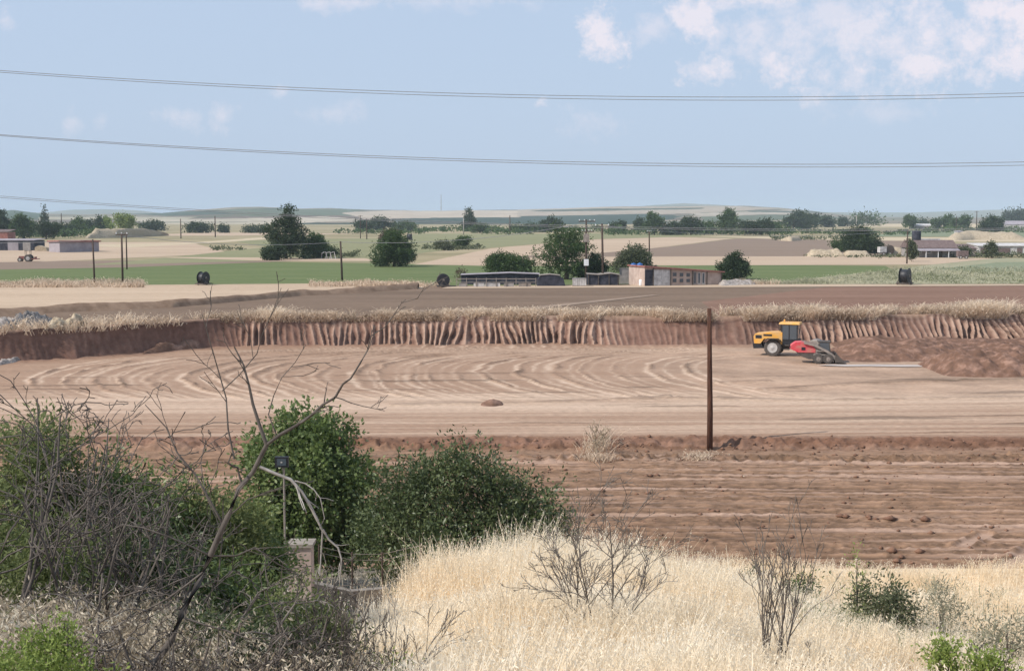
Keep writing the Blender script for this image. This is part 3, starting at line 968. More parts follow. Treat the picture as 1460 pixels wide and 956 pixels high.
def crown(parent, lobes, n, leaf, mat, seed, sprays=None, up=.5, name="crown", shell=.55, aspect=.5, cl_spread=1.0, clumps=0, clump_r=.13):
    """leaf sprays through the volume of a few overlapping lobes (cx,cy,cz,rx,ry,rz)"""
    rng = np.random.default_rng(seed)
    lob = np.array(lobes, float)
    if clumps:                                   # break the big lobes up into many small leafy clumps
        vol = (lob[:, 3] * lob[:, 4] * lob[:, 5]) ** (2 / 3)
        li = rng.choice(len(lob), clumps, p=vol / vol.sum())
        d = rng.normal(size=(clumps, 3))
        d /= np.linalg.norm(d, axis=1, keepdims=True)
        cc = lob[li, :3] + d * lob[li, 3:6] * (shell + (1.02 - shell) * rng.random(clumps) ** .5)[:, None]
        size = lob[:, 3].max() * 2 * clump_r * (.55 + .9 * rng.random(clumps))
        ok = cc[:, 2] > size * .3
        lob = np.concatenate([cc, size[:, None], size[:, None], size[:, None] * .8], 1)[ok]
        shell = .55
    vol = (lob[:, 3] * lob[:, 4] * lob[:, 5]) ** (2 / 3)
    per = 14
    ns = sprays or max(12, n // per)
    per = max(3, n // ns)
    li = rng.choice(len(lob), ns, p=vol / vol.sum())
    d = rng.normal(size=(ns, 3))
    d /= np.linalg.norm(d, axis=1, keepdims=True)
    rr = shell + (1 - shell) * rng.random(ns) ** .6
    rr *= 1 + .16 * rng.normal(size=ns).clip(-1.2, 1.6)
    c = lob[li, :3] + d * lob[li, 3:6] * rr[:, None]
    keep = c[:, 2] > .02
    c, d, li = c[keep], d[keep], li[keep]
    ns = len(c)
    out = d * .8 + np.array((0, 0, up)) + rng.normal(size=(ns, 3)) * .35
    out /= np.linalg.norm(out, axis=1, keepdims=True)
    sl = (leaf * 3.2 * (.5 + 1.0 * rng.random(ns))) * cl_spread
    ctint = rng.random(ns) * .30 + .1
    ctint = ctint + rng.random(len(lob))[li] * .28
    ii = np.repeat(np.arange(ns), per)
    t = rng.random(len(ii))
    P = c[ii] + out[ii] * (t * sl[ii])[:, None] + rng.normal(size=(len(ii), 3)) * (leaf * .75)
    A = out[ii] * .8 + rng.normal(size=(len(ii), 3)) * .7
    Ln = leaf * (.7 + .6 * rng.random(len(ii)))
    Wd = Ln * aspect * (.8 + .4 * rng.random(len(ii)))
    tint = np.clip(ctint[ii] + .28 * rng.random(len(ii)), 0, 1)
    P[:, 2] = np.maximum(P[:, 2], .01)
    return leaves_mesh(name, mat, parent, P, A, Ln, Wd, tint, rng)


def trunk(parent, h, r, lobes, seed, mat=None, name="trunk"):
    rnd = random.Random(seed)
    mb = MB()
    top = Vector((rnd.uniform(-.05, .05) * h, rnd.uniform(-.05, .05) * h, h))
    mb.tube([(0, 0, -.3), (top.x * .3, top.y * .3, h * .4), top], [r, r * .75, r * .35], 7)
    for (cx, cy, cz, rx, ry, rz) in lobes[:6]:
        st = Vector((top.x * .35, top.y * .35, h * rnd.uniform(.25, .55)))
        en = Vector((cx, cy, cz))
        mb.tube([st, st.lerp(en, .5) + Vector((0, 0, .1 * h)), en], [r * .5, r * .35, r * .12], 5)
    return mb.build(name, mat or M["bark"], parent, True)


def lobes_for(shape, W, H, seed):
    rnd = random.Random(seed)
    L = []
    if shape == "cypress":
        for k in range(5):
            t = k / 4
            L.append((rnd.uniform(-.05, .05) * W, 0, H * (.14 + .76 * t), W * .5 * (1 - .75 * t) + .03 * W, W * .5 * (1 - .75 * t) + .03 * W, H * .16))
    elif shape == "tall":
        for k in range(12):
            t = rnd.uniform(.12, .93)
            rw = W * (.30 - .16 * t)
            L.append((rnd.uniform(-1, 1) * W * (.30 - .16 * t), rnd.uniform(-1, 1) * W * .22, H * t, rw, rw, H * .12))
        L.append((0, 0, H * .35, W * .34, W * .34, H * .3))
    elif shape == "full":
        for k in range(15):
            t = .07 + .85 * (k + rnd.random()) / 15
            rw = W * (.24 - .10 * abs(t - .35) / .65)
            q = W * .5 * (1 - .75 * max(0, (t - .45) / .55) ** 1.2) - rw
            L.append((rnd.choice((-1, 1)) * rnd.uniform(.35, 1.05) * q, rnd.uniform(-1, 1) * q * .6, H * t, rw, rw, H * .12))
        L.append((0, 0, H * .40, W * .40, W * .36, H * .40))
        L.append((0, 0, H * .70, W * .24, W * .24, H * .26))
    elif shape == "dome":
        L.append((0, 0, H * .42, W * .46, W * .46, H * .5))
        for k in range(6):
            a = rnd.uniform(0, 6.28)
            L.append((math.cos(a) * W * .27, math.sin(a) * W * .27, H * rnd.uniform(.3, .65), W * .24, W * .24, H * .28))
    else:
        for k in range(9):
            a = rnd.uniform(0, 6.28)
            q = rnd.uniform(.1, .34)
            t = rnd.uniform(.32, .86)
            rw = W * rnd.uniform(.16, .27) * (1.15 - .45 * t)
            L.append((math.cos(a) * W * q * (1.3 - .6 * t), math.sin(a) * W * q * (1.3 - .6 * t), H * t, rw, rw, H * rnd.uniform(.13, .2)))
        L.append((0, 0, H * .5, W * .33, W * .33, H * .36))
    return L


def far_tree(label, px, by, w, ty, shape="round", leaf="leaf_dark", name="tree", cat="tree", group=None, z=PLAIN_Z, seed=None, dens=1.0, trunk_r=None):
    b = at_z(px, by, z)
    s = F / b.y
    H, W = (by - ty) / s, w / s
    seed = seed if seed is not None else int(px * 7 + by * 13)
    t = thing(name, label, cat, b, 0, group)
    L = lobes_for(shape, W, H, seed)
    n = int(min(16000, max(260, w * (by - ty) * 5.0 * dens)))
    crown(t, [(a, b, c * .95, d * .95, e * .95, f * .9) for a, b, c, d, e, f in L], n, max(.12, 2.3 / s), M[leaf], seed, shell=.4, aspect=.62, cl_spread=.4, clumps=0 if shape == "cypress" or w < 18 else ((190 if w > 90 else 120) if shape == "full" else 52), clump_r=.115)
    trunk(t, H * .62, trunk_r or max(.07, W * .035), L, seed)
    return t


G_L = "trees behind the sheds at the left"
G_R = "far row of trees along the plain"
TREES = [
    ("dark rounded tree at the photo's left edge behind the red shed", 3, 339, 38, 302, "round", "leaf_dark", G_L),
    ("broad green tree just right of the red shed", 34, 340, 50, 307, "round", "leaf_mid", G_L),
    ("low dark tree behind the end of the long slate shed", 66, 341, 40, 317, "round", "leaf_dark", G_L),
    ("thin dark cypress rising like a spike above the left trees", 64, 330, 6, 294, "cypress", "leaf_dark", G_L),
    ("dark bushy tree straight behind the lilac grey barn", 90, 337, 38, 317, "round", "leaf_dark", G_L),
    ("rounded mid green tree behind the right half of the lilac grey barn", 109, 335, 32, 312, "round", "leaf_mid", G_L),
    ("small round tree between the barn trees and the little cypress", 127, 333, 24, 315, "round", "leaf_dark", G_L),
    ("small pointed cypress left of the two yellow green trees", 141, 334, 15, 309, "cypress", "leaf_dark", G_L),
    ("smaller of the two yellow green trees by the pale mound", 155, 331, 22, 311, "round", "leaf_light", G_L),
    ("brightest yellow green tree above the pole crossarm", 178, 332, 34, 306, "round", "leaf_light", G_L),
    ("low dark dome of a tree right of the pale straw mound", 217, 329, 38, 315, "dome", "leaf_dark", None),
    ("wide low dark tree between two thin poles on the left plain", 288, 332, 46, 319, "dome", "leaf_dark", None),
    ("small lone dark bush right of the wide low tree", 320, 332, 17, 322, "dome", "leaf_dark", None),
    ("long low dark tree just left of the tallest tree", 366, 332, 40, 323, "dome", "leaf_dark", None),
    ("tallest tree of the plain, ragged dark crown with two tops", 408, 369, 66, 292, "full", "leaf_dark", None),
    ("dark shrub at the left foot of the tallest tree", 392, 371, 34, 347, "dome", "leaf_dark", None),
    ("round mid green tree right of the tallest tree", 447, 368, 50, 334, "full", "leaf_mid", None),
    ("small dark bush right of the round tree by the tallest tree", 471, 366, 24, 349, "dome", "leaf_dark", None),
    ("big fluffy green willow bush standing alone in the crop edge", 562, 380, 70, 331, "full", "leaf_mid", None),
    ("reddish brown tree top showing behind the fluffy willow bush", 556, 352, 32, 329, "round", "leaf_brown", None),
    ("dark tree left of the far grove above the lone willow bush", 516, 330, 30, 315, "round", "leaf_dark", G_R),
    ("highest tree of the far grove above the lone willow bush", 544, 329, 40, 312, "round", "leaf_dark", G_R),
    ("low tree at the right end of the far grove above the willow bush", 576, 329, 34, 318, "dome", "leaf_mid", G_R),
    ("low shrub at the left of the small hedge by the pale wedge field", 634, 357, 28, 345, "dome", "leaf_olive", None),
    ("small round tree at the right of the hedge by the pale wedge field", 660, 355, 24, 336, "round", "leaf_mid", None),
    ("dark twin topped cypress standing below the tall mast", 669, 330, 20, 299, "cypress", "leaf_dark", None),
    ("round bush at the right foot of the twin topped cypress", 684, 332, 30, 320, "dome", "leaf_mid", None),
    ("dense dark green dome tree behind the long frame fence", 728, 397, 74, 357, "dome", "leaf_mid", None),
    ("large leafy tree wrapped round the transformer pole", 808, 398, 98, 317, "full", "leaf_mid", None),
    ("dark bush between the transformer pole and the brown crossarm pole", 850, 398, 44, 362, "full", "leaf_dark", None),
    ("olive round tree behind the blue water tanks", 905, 388, 60, 351, "full", "leaf_olive", None),
    ("dark pointed tree at the right end of the red roofed shed", 1046, 398, 50, 361, "full", "leaf_dark", None),
    ("wide dark tree standing over the straw stacks at the right", 1226, 361, 70, 328, "full", "leaf_dark", None),
    ("lower shrub at the left foot of the tree over the straw stacks", 1201, 359, 30, 343, "dome", "leaf_mid", None),
    ("slim small tree beside the pole left of the brown roofed farmhouse", 1300, 373, 15, 342, "round", "leaf_olive", None),
    ("small grey green tree in front of the white long shed", 1414, 368, 24, 345, "round", "leaf_olive", None),
    ("bushy shrub at the right end of the brown roofed farmhouse", 1372, 366, 22, 352, "dome", "leaf_olive", None),
    ("far tree hidden by the left shoulder of the large leafy tree", 786, 331, 46, 313, "round", "leaf_dark", G_R),
    ("far low tree right of the brown crossarm pole top", 880, 333, 26, 316, "round", "leaf_dark", G_R),
    ("far dark tree left of the tall light green one", 914, 331, 18, 311, "round", "leaf_dark", G_R),
    ("far tall lighter green tree above the centre of the dark ploughed wedge", 933, 335, 30, 303, "round", "leaf_mid", G_R),
    ("far broad tree right of the tall lighter green one", 962, 335, 34, 316, "dome", "leaf_dark", G_R),
    ("far tree with a pointed top left of the umbrella shaped tree", 985, 335, 34, 310, "round", "leaf_dark", G_R),
    ("far low tree at the left foot of the umbrella shaped tree", 1010, 334, 26, 315, "dome", "leaf_mid", G_R),
    ("far umbrella shaped tree standing highest of the centre row", 1035, 334, 36, 298, "round", "leaf_mid", G_R),
    ("far tree right of the umbrella shaped tree", 1062, 335, 30, 314, "round", "leaf_dark", G_R),
    ("far round tree halfway between the umbrella tree and the big dark group", 1086, 335, 30, 312, "dome", "leaf_dark", G_R),
    ("far bush at the left of the big dark group", 1106, 331, 26, 317, "dome", "leaf_mid", G_R),
    ("far shoulder tree on the left of the big dark domed tree", 1131, 327, 34, 308, "round", "leaf_dark", G_R),
    ("far big dark domed tree, tallest of the right hand row", 1150, 327, 44, 299, "dome", "leaf_dark", G_R),
    ("far low tree right of the big dark domed tree", 1177, 324, 24, 308, "dome", "leaf_dark", G_R),
    ("far tree left of the clipped hedge block", 1208, 323, 28, 310, "dome", "leaf_dark", G_R),
    ("far round tree above the lone pole left of the farmhouse", 1297, 326, 24, 307, "round", "leaf_mid", G_R),
    ("far tiny tree right of the round one above the lone pole", 1314, 322, 14, 313, "dome", "leaf_dark", G_R),
    ("far small tree above the farmhouse water tank", 1335, 326, 18, 310, "round", "leaf_mid", G_R),
    ("far tree in the middle of the three above the farmhouse", 1349, 326, 22, 308, "round", "leaf_mid", G_R),
    ("far widest tree of the three above the farmhouse", 1369, 327, 28, 309, "dome", "leaf_mid", G_R),
    ("far thick dark tree standing over the pale sand heap", 1413, 332, 34, 307, "dome", "leaf_dark", G_R),
]
for (lb, px, by, w, ty, sh, lf, gr) in TREES:
    cat = "shrub" if (" shrub" in lb or " bush" in lb and "tree" not in lb.split(" bush")[0]) else "tree"
    far_tree(lb, px, by, w, ty, sh, lf, "cypress_tree" if "cypress" in lb.split(" left")[0] and sh == "cypress" else ("shrub" if cat == "shrub" else "tree"), cat, gr)
for k, (px, ty, lb) in enumerate(((1432, 303, "shortest cypress at the left end of the far cypress row"), (1438, 300, "second cypress from the left of the far cypress row"),
                                  (1445, 299, "middle cypress of the far cypress row"), (1451, 300, "cypress just right of the middle of the far cypress row"),
                                  (1458, 298, "broad last cypress of the far row at the photo's right edge"))):
    far_tree(lb, px, 320, 7 if k < 4 else 12, ty, "cypress", "leaf_dark", "cypress_tree", "tree", "row of cypresses at the far right", dens=1.6)
for k, px in enumerate((740, 765)):
    far_tree(("low far bush below the dark hill band, left one", "low far bush below the dark hill band, right one")[k], px, 331, 28, 321, "dome", "leaf_mid", "shrub", "shrub", G_R)


# scrub that reads as one mass along the foot of the hills and between the trees
def scrub(name, strips, leaf, label, seed, size=3.0):
    rng = np.random.default_rng(seed)
    Ps, As, Ls, Ws, Ts = [], [], [], [], []
    for (x0, x1, by, hpx, n) in strips:
        px = rng.uniform(x0, x1, n)
        py = by + rng.normal(size=n) * .8
        bump = vnoise(px * .11, px * 0 + seed, seed) * .8 + .35
        for a, b, bb in zip(px, py, bump):
            p = at_z(a, b)
            s = F / p.y
            h = hpx / s * bb
            m = 9
            q = np.array(p)[None] + rng.normal(size=(m, 3)) * np.array((2.6 / s, 2.6 / s, 0)) + np.array((0, 0, 1)) * (rng.random((m, 1)) ** .7) * h
            Ps.append(q)
            As.append(rng.normal(size=(m, 3)))
            Ls.append(np.full(m, size / s))
            Ws.append(np.full(m, size * .7 / s))
            Ts.append(np.clip(rng.random() * .5 + rng.random(m) * .5, 0, 1))
    o = leaves_mesh(name, M[leaf], None, np.concatenate(Ps), np.concatenate(As), np.concatenate(Ls), np.concatenate(Ws), np.concatenate(Ts), rng)
    return tag(o, label, None, kind="stuff")


scrub("far_scrub", [(590, 860, 330, 8, 260), (860, 1130, 334, 13, 420), (1090, 1240, 333, 8, 160), (1220, 1300, 334, 6, 80), (1300, 1460, 331, 7, 150), (690, 760, 333, 9, 70),
                    (480, 600, 332, 6, 80), (20, 140, 338, 14, 150)], "leaf_mid", "dark scrub merging along the foot of the far trees", 401)
scrub("field_scrub", [(478, 512, 366, 9, 40), (600, 690, 355, 6, 70), (860, 935, 388, 14, 70), (1340, 1460, 366, 8, 130), (1150, 1290, 366, 3, 60), (1100, 1215, 341, 4, 90), (300, 345, 356, 6, 30)],
      "leaf_olive", "brownish scrub along the field edges", 403)

hb_ = at_z(1240, 322)
s_ = F / hb_.y
t = thing("hedge", "clipped straight topped hedge block in the far right tree row", "hedge", hb_)
crown(t, [(k * 6 / s_, 0, 6 / s_, 5 / s_, 5 / s_, 6 / s_) for k in (-3, -2, -1, 0, 1, 2)], 900, 3.2 / s_, M["leaf_mid"], 77, name="foliage", shell=.3)


# ------------------------------------------------------------------ bare wood
def tubes_np(P, Rr, k=4):
    """P (N,K,3), Rr (N,K)"""
    N, K, _ = P.shape
    d = np.empty_like(P)
    d[:, 1:-1] = P[:, 2:] - P[:, :-2]
    d[:, 0] = P[:, 1] - P[:, 0]
    d[:, -1] = P[:, -1] - P[:, -2]
    d /= np.maximum(np.linalg.norm(d, axis=2, keepdims=True), 1e-7)
    up = np.where(np.abs(d[..., 2:3]) < .9, np.array((0, 0, 1.0)), np.array((1.0, 0, 0)))
    a = np.cross(d, up)
    a /= np.maximum(np.linalg.norm(a, axis=2, keepdims=True), 1e-7)
    b = np.cross(d, a)
    ang = 2 * math.pi * np.arange(k) / k
    V = P[:, :, None, :] + (a[:, :, None, :] * np.cos(ang)[None, None, :, None] + b[:, :, None, :] * np.sin(ang)[None, None, :, None]) * Rr[:, :, None, None]
    idx = np.arange(N * K * k).reshape(N, K, k)
    nx = np.roll(idx, -1, axis=2)
    fq = np.stack([idx[:, :-1], nx[:, :-1], nx[:, 1:], idx[:, 1:]], -1).reshape(-1, 4)
    return V.reshape(-1, 3), fq


K_ = 6


def sub_branches(rng, P, Rr, per, len_f, rad_f, spread, wander, up=0.15, tmin=.25, grav=0.0):
    """children of every branch in P; returns (P2, R2)"""
    N = len(P)
    ii = np.repeat(np.arange(N), per)
    t = tmin + (1 - tmin) * rng.random(len(ii)) ** .8
    f = t * (K_ - 1)
    i0 = np.minimum(f.astype(int), K_ - 2)
    fr = (f - i0)[:, None]
    p0 = P[ii, i0] * (1 - fr) + P[ii, i0 + 1] * fr
    r0 = Rr[ii, i0] * (1 - fr[:, 0]) + Rr[ii, i0 + 1] * fr[:, 0]
    d = P[ii, i0 + 1] - P[ii, i0]
    d /= np.maximum(np.linalg.norm(d, axis=1, keepdims=True), 1e-7)
    r = rng.normal(size=(len(ii), 3))
    r -= d * (r * d).sum(1, keepdims=True)
    r /= np.maximum(np.linalg.norm(r, axis=1, keepdims=True), 1e-7)
    sp = spread * (.6 + .8 * rng.random((len(ii), 1)))
    dd = d * np.cos(sp) + r * np.sin(sp) + np.array((0, 0, up))
    dd /= np.linalg.norm(dd, axis=1, keepdims=True)
    plen = np.linalg.norm(P[ii, -1] - P[ii, 0], axis=1)
    Ln = plen * len_f * (.5 + .8 * rng.random(len(ii))) * (1.15 - .5 * t)
    Q = np.empty((len(ii), K_, 3))
    Q[:, 0] = p0
    cur = dd
    for j in range(1, K_):
        cur = cur + rng.normal(size=cur.shape) * wander + np.array((0, 0, -grav))
        cur /= np.linalg.norm(cur, axis=1, keepdims=True)
        Q[:, j] = Q[:, j - 1] + cur * (Ln / (K_ - 1))[:, None]
    rs = np.minimum(r0 * .85, r0 * rad_f * 1.15)
    R2 = rs[:, None] * np.linspace(1, .35, K_)[None]
    return Q, R2


def polyline(pts, r0, r1):
    """resample a path to K_ points"""
    pts = np.array([tuple(p) for p in pts], float)
    s = np.concatenate([[0], np.cumsum(np.linalg.norm(np.diff(pts, axis=0), axis=1))])
    u = np.linspace(0, s[-1], K_)
    Q = np.stack([np.interp(u, s, pts[:, k]) for k in range(3)], -1)
    return Q, np.linspace(r0, r1, K_)


def wood_mesh(name, levels, mat, parent=None, rmin=.0025):
    Vs, Fs, n = [], [], 0
    for li, (P, Rr) in enumerate(levels):
        if len(P) == 0:
            continue
        V, fq = tubes_np(P, np.maximum(Rr, rmin), 6 if li == 0 else (4 if li == 1 else 3))
        Vs.append(V)
        Fs.append(fq + n)
        n += len(V)
    return np_mesh(name, np.concatenate(Vs), Fs, mat, parent, smooth=True)


def bare_shrub(label, base, height, width, stems, mat, seed, per=(5, 5, 4), name="bare_shrub", r=.02, lean=(0, 0), wander=.16, spread=.7, rmin=.004, up=.12, cat="bare shrub", group=None):
    rng = np.random.default_rng(seed)
    t = thing(name, label, cat, base, 0, group)
    P = np.empty((stems, K_, 3))
    for i in range(stems):
        a = rng.uniform(0, 6.283)
        o = rng.random() ** .5
        d = np.array((math.cos(a) * o * width * .5 / height + lean[0], math.sin(a) * o * width * .5 / height + lean[1], 1.0))
        d /= np.linalg.norm(d)
        p = np.array((math.cos(a) * .08, math.sin(a) * .08, -.1))
        P[i, 0] = p
        L = height * rng.uniform(.65, 1.0)
        for j in range(1, K_):
            d = d + rng.normal(size=3) * wander * .6
            d /= np.linalg.norm(d)
            p = p + d * L / (K_ - 1)
            P[i, j] = p
    Rr = np.tile(np.linspace(r, r * .3, K_), (stems, 1)) * rng.uniform(.6, 1.1, (stems, 1))
    lv = [(P, Rr)]
    lf = (.55, .5, .45)
    for k, p in enumerate(per):
        Q, R2 = sub_branches(rng, lv[-1][0], lv[-1][1], p, lf[k], .6, spread, wander, up=up)
        lv.append((Q, R2))
    wood_mesh("branches", lv, mat, t, rmin)
    return t


def place(px, py, D):
    """point on the ground along the view ray of (px, .) at distance D"""
    p = at_d(px, py, D)
    return Vector((p.x, p.y, hz(p.x, p.y)))


# ------------------------------------------------------------------ near green trees and bushes
def bush(label, px, D, ty, w, leaf, seed, n, lsize, shape="dome", name="shrub", cat="shrub", group=None, up=.5, aspect=.42, sink=0.0, lobes=None, shell=.5, base_z=None, spread=1.0, clumps=70, clump_r=.13):
    p = at_d(px, ty, D)
    gz = hz(p.x, D) if base_z is None else base_z
    H = (p.z - gz + sink) * .93
    W = w * D / F * .95
    t = thing(name, label, cat, (p.x, D, gz - sink))
    L = lobes_for(shape, W, H, seed) if lobes is None else [(a * W, b * W, c * H, d * W, d * W, e * H) for a, b, c, d, e in lobes]
    crown(t, L, n, lsize, M[leaf], seed, up=up, aspect=aspect, shell=shell, cl_spread=spread, clumps=clumps, clump_r=clump_r)
    trunk(t, H * .6, max(.05, W * .022), L, seed)
    return t


bush("tall leafy green tree left of the big dark bush, behind the floodlight", 440, 43, 566, 190, "near_mid", 501, 30000, .15, "round", "tree", "tree", up=.1, aspect=.6,
     lobes=[(-.05, 0, .55, .36, .40), (.2, 0, .42, .30, .30), (-.25, 0, .62, .24, .25), (.05, 0, .82, .24, .16), (-.1, .1, .88, .2, .1), (.3, 0, .62, .17, .15), (-.3, 0, .3, .3, .28), (.35, 0, .3, .2, .25)], clumps=120, clump_r=.11)
bush("big dark green bush standing over the pale dry grass", 655, 38.5, 646, 292, "near_dark", 503, 46000, .125, "dome", up=.75, aspect=.4,
     lobes=[(0, 0, .45, .36, .40), (-.28, 0, .42, .24, .34), (-.1, .05, .72, .20, .26), (.08, 0, .78, .15, .24), (.22, 0, .5, .22, .36), (.38, 0, .3, .15, .25), (.46, 0, .18, .09, .17),
            (-.40, 0, .25, .16, .24), (.02, .02, .9, .05, .14), (-.22, 0, .68, .13, .16), (.30, 0, .66, .08, .16), (.07, 0, .94, .035, .1), (-.14, 0, .9, .05, .1), (-.25, 0, .83, .05, .1), (.2, 0, .78, .05, .12), (0, -.2, .28, .34, .26)], shell=.45, spread=1.7, clumps=190, clump_r=.085)
bush("pale olive shrub with thin leaves behind the bare thicket at the left", 45, 22, 575, 150, "near_olive", 505, 16000, .10, "round", up=.2, aspect=.32, spread=1.5)
bush("green shrub in the middle of the bare thicket", 185, 23, 640, 170, "near_mid", 507, 15000, .10, "round", up=.2, aspect=.35, spread=1.5)
bush("olive shrub below the dead tree fork", 300, 24, 662, 190, "near_olive", 509, 16000, .10, "round", up=.2, aspect=.35, spread=1.5)
bush("dark green shrub low behind the dead trunk", 352, 25, 705, 115, "near_mid", 511, 15000, .10, "round", up=.2, aspect=.4, spread=1.4)
bush("green shrub at the left edge behind the bare thicket", -40, 20, 640, 190, "near_olive", 513, 9000, .10, "round", up=.2, aspect=.35, spread=1.5)
bush("leafy green shrub at the foot of the dead tree", 322, 19, 795, 150, "near_mid", 515, 13000, .085, "dome", up=.2, aspect=.38, spread=1.5)
bush("dark leafy shrub low in the thicket left of the dead trunk", 180, 18.5, 725, 190, "near_dark", 516, 13000, .085, "dome", up=.2, aspect=.38, spread=1.5)
bush("low leafy shrub at the bottom edge right of the dead trunk", 372, 16.5, 885, 120, "near_dark", 518, 7000, .075, "dome", up=.2, aspect=.38, spread=1.5)
bush("leafy shrub hiding the foot of the pale pillar", 428, 18, 802, 130, "near_olive", 520, 8000, .075, "dome", up=.2, aspect=.36, spread=1.5)
bush("low dark leafy shrub between the dead trunk and the bottom edge", 285, 14.5, 850, 150, "near_dark", 522, 9000, .06, "dome", up=.2, aspect=.36, spread=1.6)
bush("olive leafy shrub at the left edge under the bare stems", 40, 16, 700, 170, "near_olive", 524, 11000, .07, "dome", up=.2, aspect=.36, spread=1.6)
bush("bright yellow green shrub in the bottom left corner", 45, 10.6, 893, 190, "leaf_light", 517, 11000, .042, "dome", up=.5, aspect=.4, spread=1.4)
bush("young bright green bush in the bottom right grass", 1352, 19.5, 884, 62, "leaf_light", 519, 2600, .06, "round", up=.8, aspect=.45)
bush("lower bright green bush right of the young green one", 1404, 19.0, 918, 62, "leaf_light", 521, 1800, .07, "dome", up=.8, aspect=.45)
bush("small green tuft shrub at the bottom edge between bare stems", 554, 17.5, 930, 52, "leaf_light", 523, 1000, .07, "dome", up=.9, aspect=.3)
bush("grey green weed bush at the far edge of the dry grass", 1262, 34.5, 815, 86, "leaf_olive", 525, 4200, .11, "dome", up=.5, aspect=.35)
bush("pale green upright weed left of the grey green weed bush", 1222, 36, 776, 30, "leaf_light", 527, 700, .09, "cypress", up=1, aspect=.3)
bush("low green weed along the field edge behind the bare saplings", 1140, 40, 792, 52, "leaf_mid", 529, 900, .11, "dome", up=.4, aspect=.35)
bush("small green weed poking above the dry grass left of the saplings", 1072, 37, 790, 30, "leaf_olive", 531, 600, .1, "dome", up=.8, aspect=.3)
bush("low green weed at the field edge behind the bare shrub", 915, 40, 772, 56, "leaf_olive", 533, 900, .1, "dome", up=.6, aspect=.3)
bush("grey green weeds clump at the photo's right edge", 1440, 30, 838, 90, "leaf_dry", 535, 2600, .1, "dome", up=.9, aspect=.25)
bush("yellow green weed clump between the weed bush and the right edge", 1345, 36, 822, 80, "leaf_dry", 537, 2200, .1, "dome", up=.9, aspect=.25)


# ------------------------------------------------------------------ the dead tree
def dead_tree():
    D = 12.5
    base = Vector(at_d(205, 985, D))
    root = thing("dead_tree", "tall bare dead tree leaning right with forked dark branches", "tree", base)

    def path(pix, dd=0.0):
        return [Vector(at_d(a, b, D + dd + (c if len(q) > 2 else 0))) - base for q in pix for a, b, c in [(q[0], q[1], q[2] if len(q) > 2 else 0)]]
    lim = [
        # pix path, r0 px, r1 px
        ([(205, 985), (240, 915), (268, 862), (300, 792)], 14, 10.5),
        ([(300, 792), (322, 738), (345, 690), (366, 660), (380, 634)], 10.5, 7.5),
        ([(380, 634), (368, 600), (358, 560), (346, 525), (334, 494)], 6.5, 2.2),
        ([(380, 634), (412, 612), (450, 588), (478, 566)], 6, 4),
        ([(478, 566), (500, 540), (512, 515), (530, 478)], 3.8, 2),
        ([(530, 478), (556, 452), (580, 432), (606, 408)], 1.8, .7),
        ([(478, 566), (505, 572), (530, 578), (548, 586)], 2.2, .8),
        ([(334, 654), (320, 596), (317, 557), (298, 499), (289, 448)], 3.2, 1.2),
        ([(345, 690), (334, 654), (338, 640)], 3.5, 3.2),
        ([(395, 622), (386, 590), (400, 545), (420, 520), (438, 490)], 2.4, .8),
        ([(317, 557), (345, 530), (362, 500), (376, 455), (396, 412)], 2.0, .8),
        ([(300, 792), (338, 790), (364, 782), (410, 815), (440, 850)], 3.2, 1.5),
        ([(364, 782), (400, 800), (398, 840)], 2, 1.4),
        ([(290, 815), (250, 850), (200, 880), (150, 905)], 4, 1.6),
        ([(300, 792), (270, 770), (225, 745), (195, 740), (150, 760)], 3.4, 1.4),
        ([(318, 748), (290, 700), (262, 660), (235, 620), (200, 580)], 4.2, 1.3),
        ([(322, 738), (352, 712), (380, 700), (415, 690)], 2.8, 1),
        ([(262, 880), (300, 890), (350, 905), (420, 900)], 3.2, 1.2),
    ]
    P, Rr = [], []
    for pix, r0, r1 in lim:
        q, r = polyline(path(pix), .47 * r0 * D / F, .46 * r1 * D / F)
        rng0 = np.random.default_rng(int(pix[0][0] * 3 + r0 * 10))
        kink = rng0.normal(size=(K_, 3)) * np.array((.016, 0, .016)) * (1.6 if r0 > 6 else 1)
        kink[0] = kink[-1] = 0
        q = q + kink
        off = np.cumsum(rng0.normal(size=K_) * .05)
        q[:, 1] += (off - off[0]) * (0 if r0 > 6 else 1)
        P.append(q)
        Rr.append(r)
    P, Rr = np.array(P), np.array(Rr)
    rng = np.random.default_rng(90)
    wood_mesh("trunk", [(P[:2], Rr[:2])], M["dark_wood"], root)
    lv = [(P[2:], Rr[2:])]
    Q, R2 = sub_branches(rng, P[2:], Rr[2:], 3, .42, .5, .7, .14, up=.2, tmin=.3)
    lv.append((Q, R2))
    Q3, R3 = sub_branches(rng, Q, R2, 2, .5, .55, .6, .14, up=.2)
    lv.append((Q3, R3))
    wood_mesh("branches", lv, M["dark_wood"], root, .003)
    # the bleached branch that hangs down on the right
    lim2 = [([(370, 665), (400, 678), (420, 685), (440, 716), (453, 742)], 3.6, 3.0), ([(453, 742), (460, 754), (458, 785), (456, 820)], 2.4, 1.2),
            ([(460, 754), (468, 768), (482, 780), (487, 795), (484, 830)], 2.6, 1.0), ([(420, 685), (440, 690), (456, 706), (463, 740)], 1.6, .7)]
    P2 = np.array([polyline(path(p), .7 * a * D / F, .7 * b * D / F)[0] for p, a, b in lim2])
    R22 = np.array([polyline(path(p), .7 * a * D / F, .7 * b * D / F)[1] for p, a, b in lim2])
    Q, R2 = sub_branches(rng, P2, R22, 3, .4, .5, .6, .14, up=-.1, tmin=.3)
    o = wood_mesh("hanging_branch", [(P2, R22), (Q, R2)], M["pale_wood"], root, .003)
    o["label"] = "bleached pale broken branch hanging down"
    return root


dead_tree()

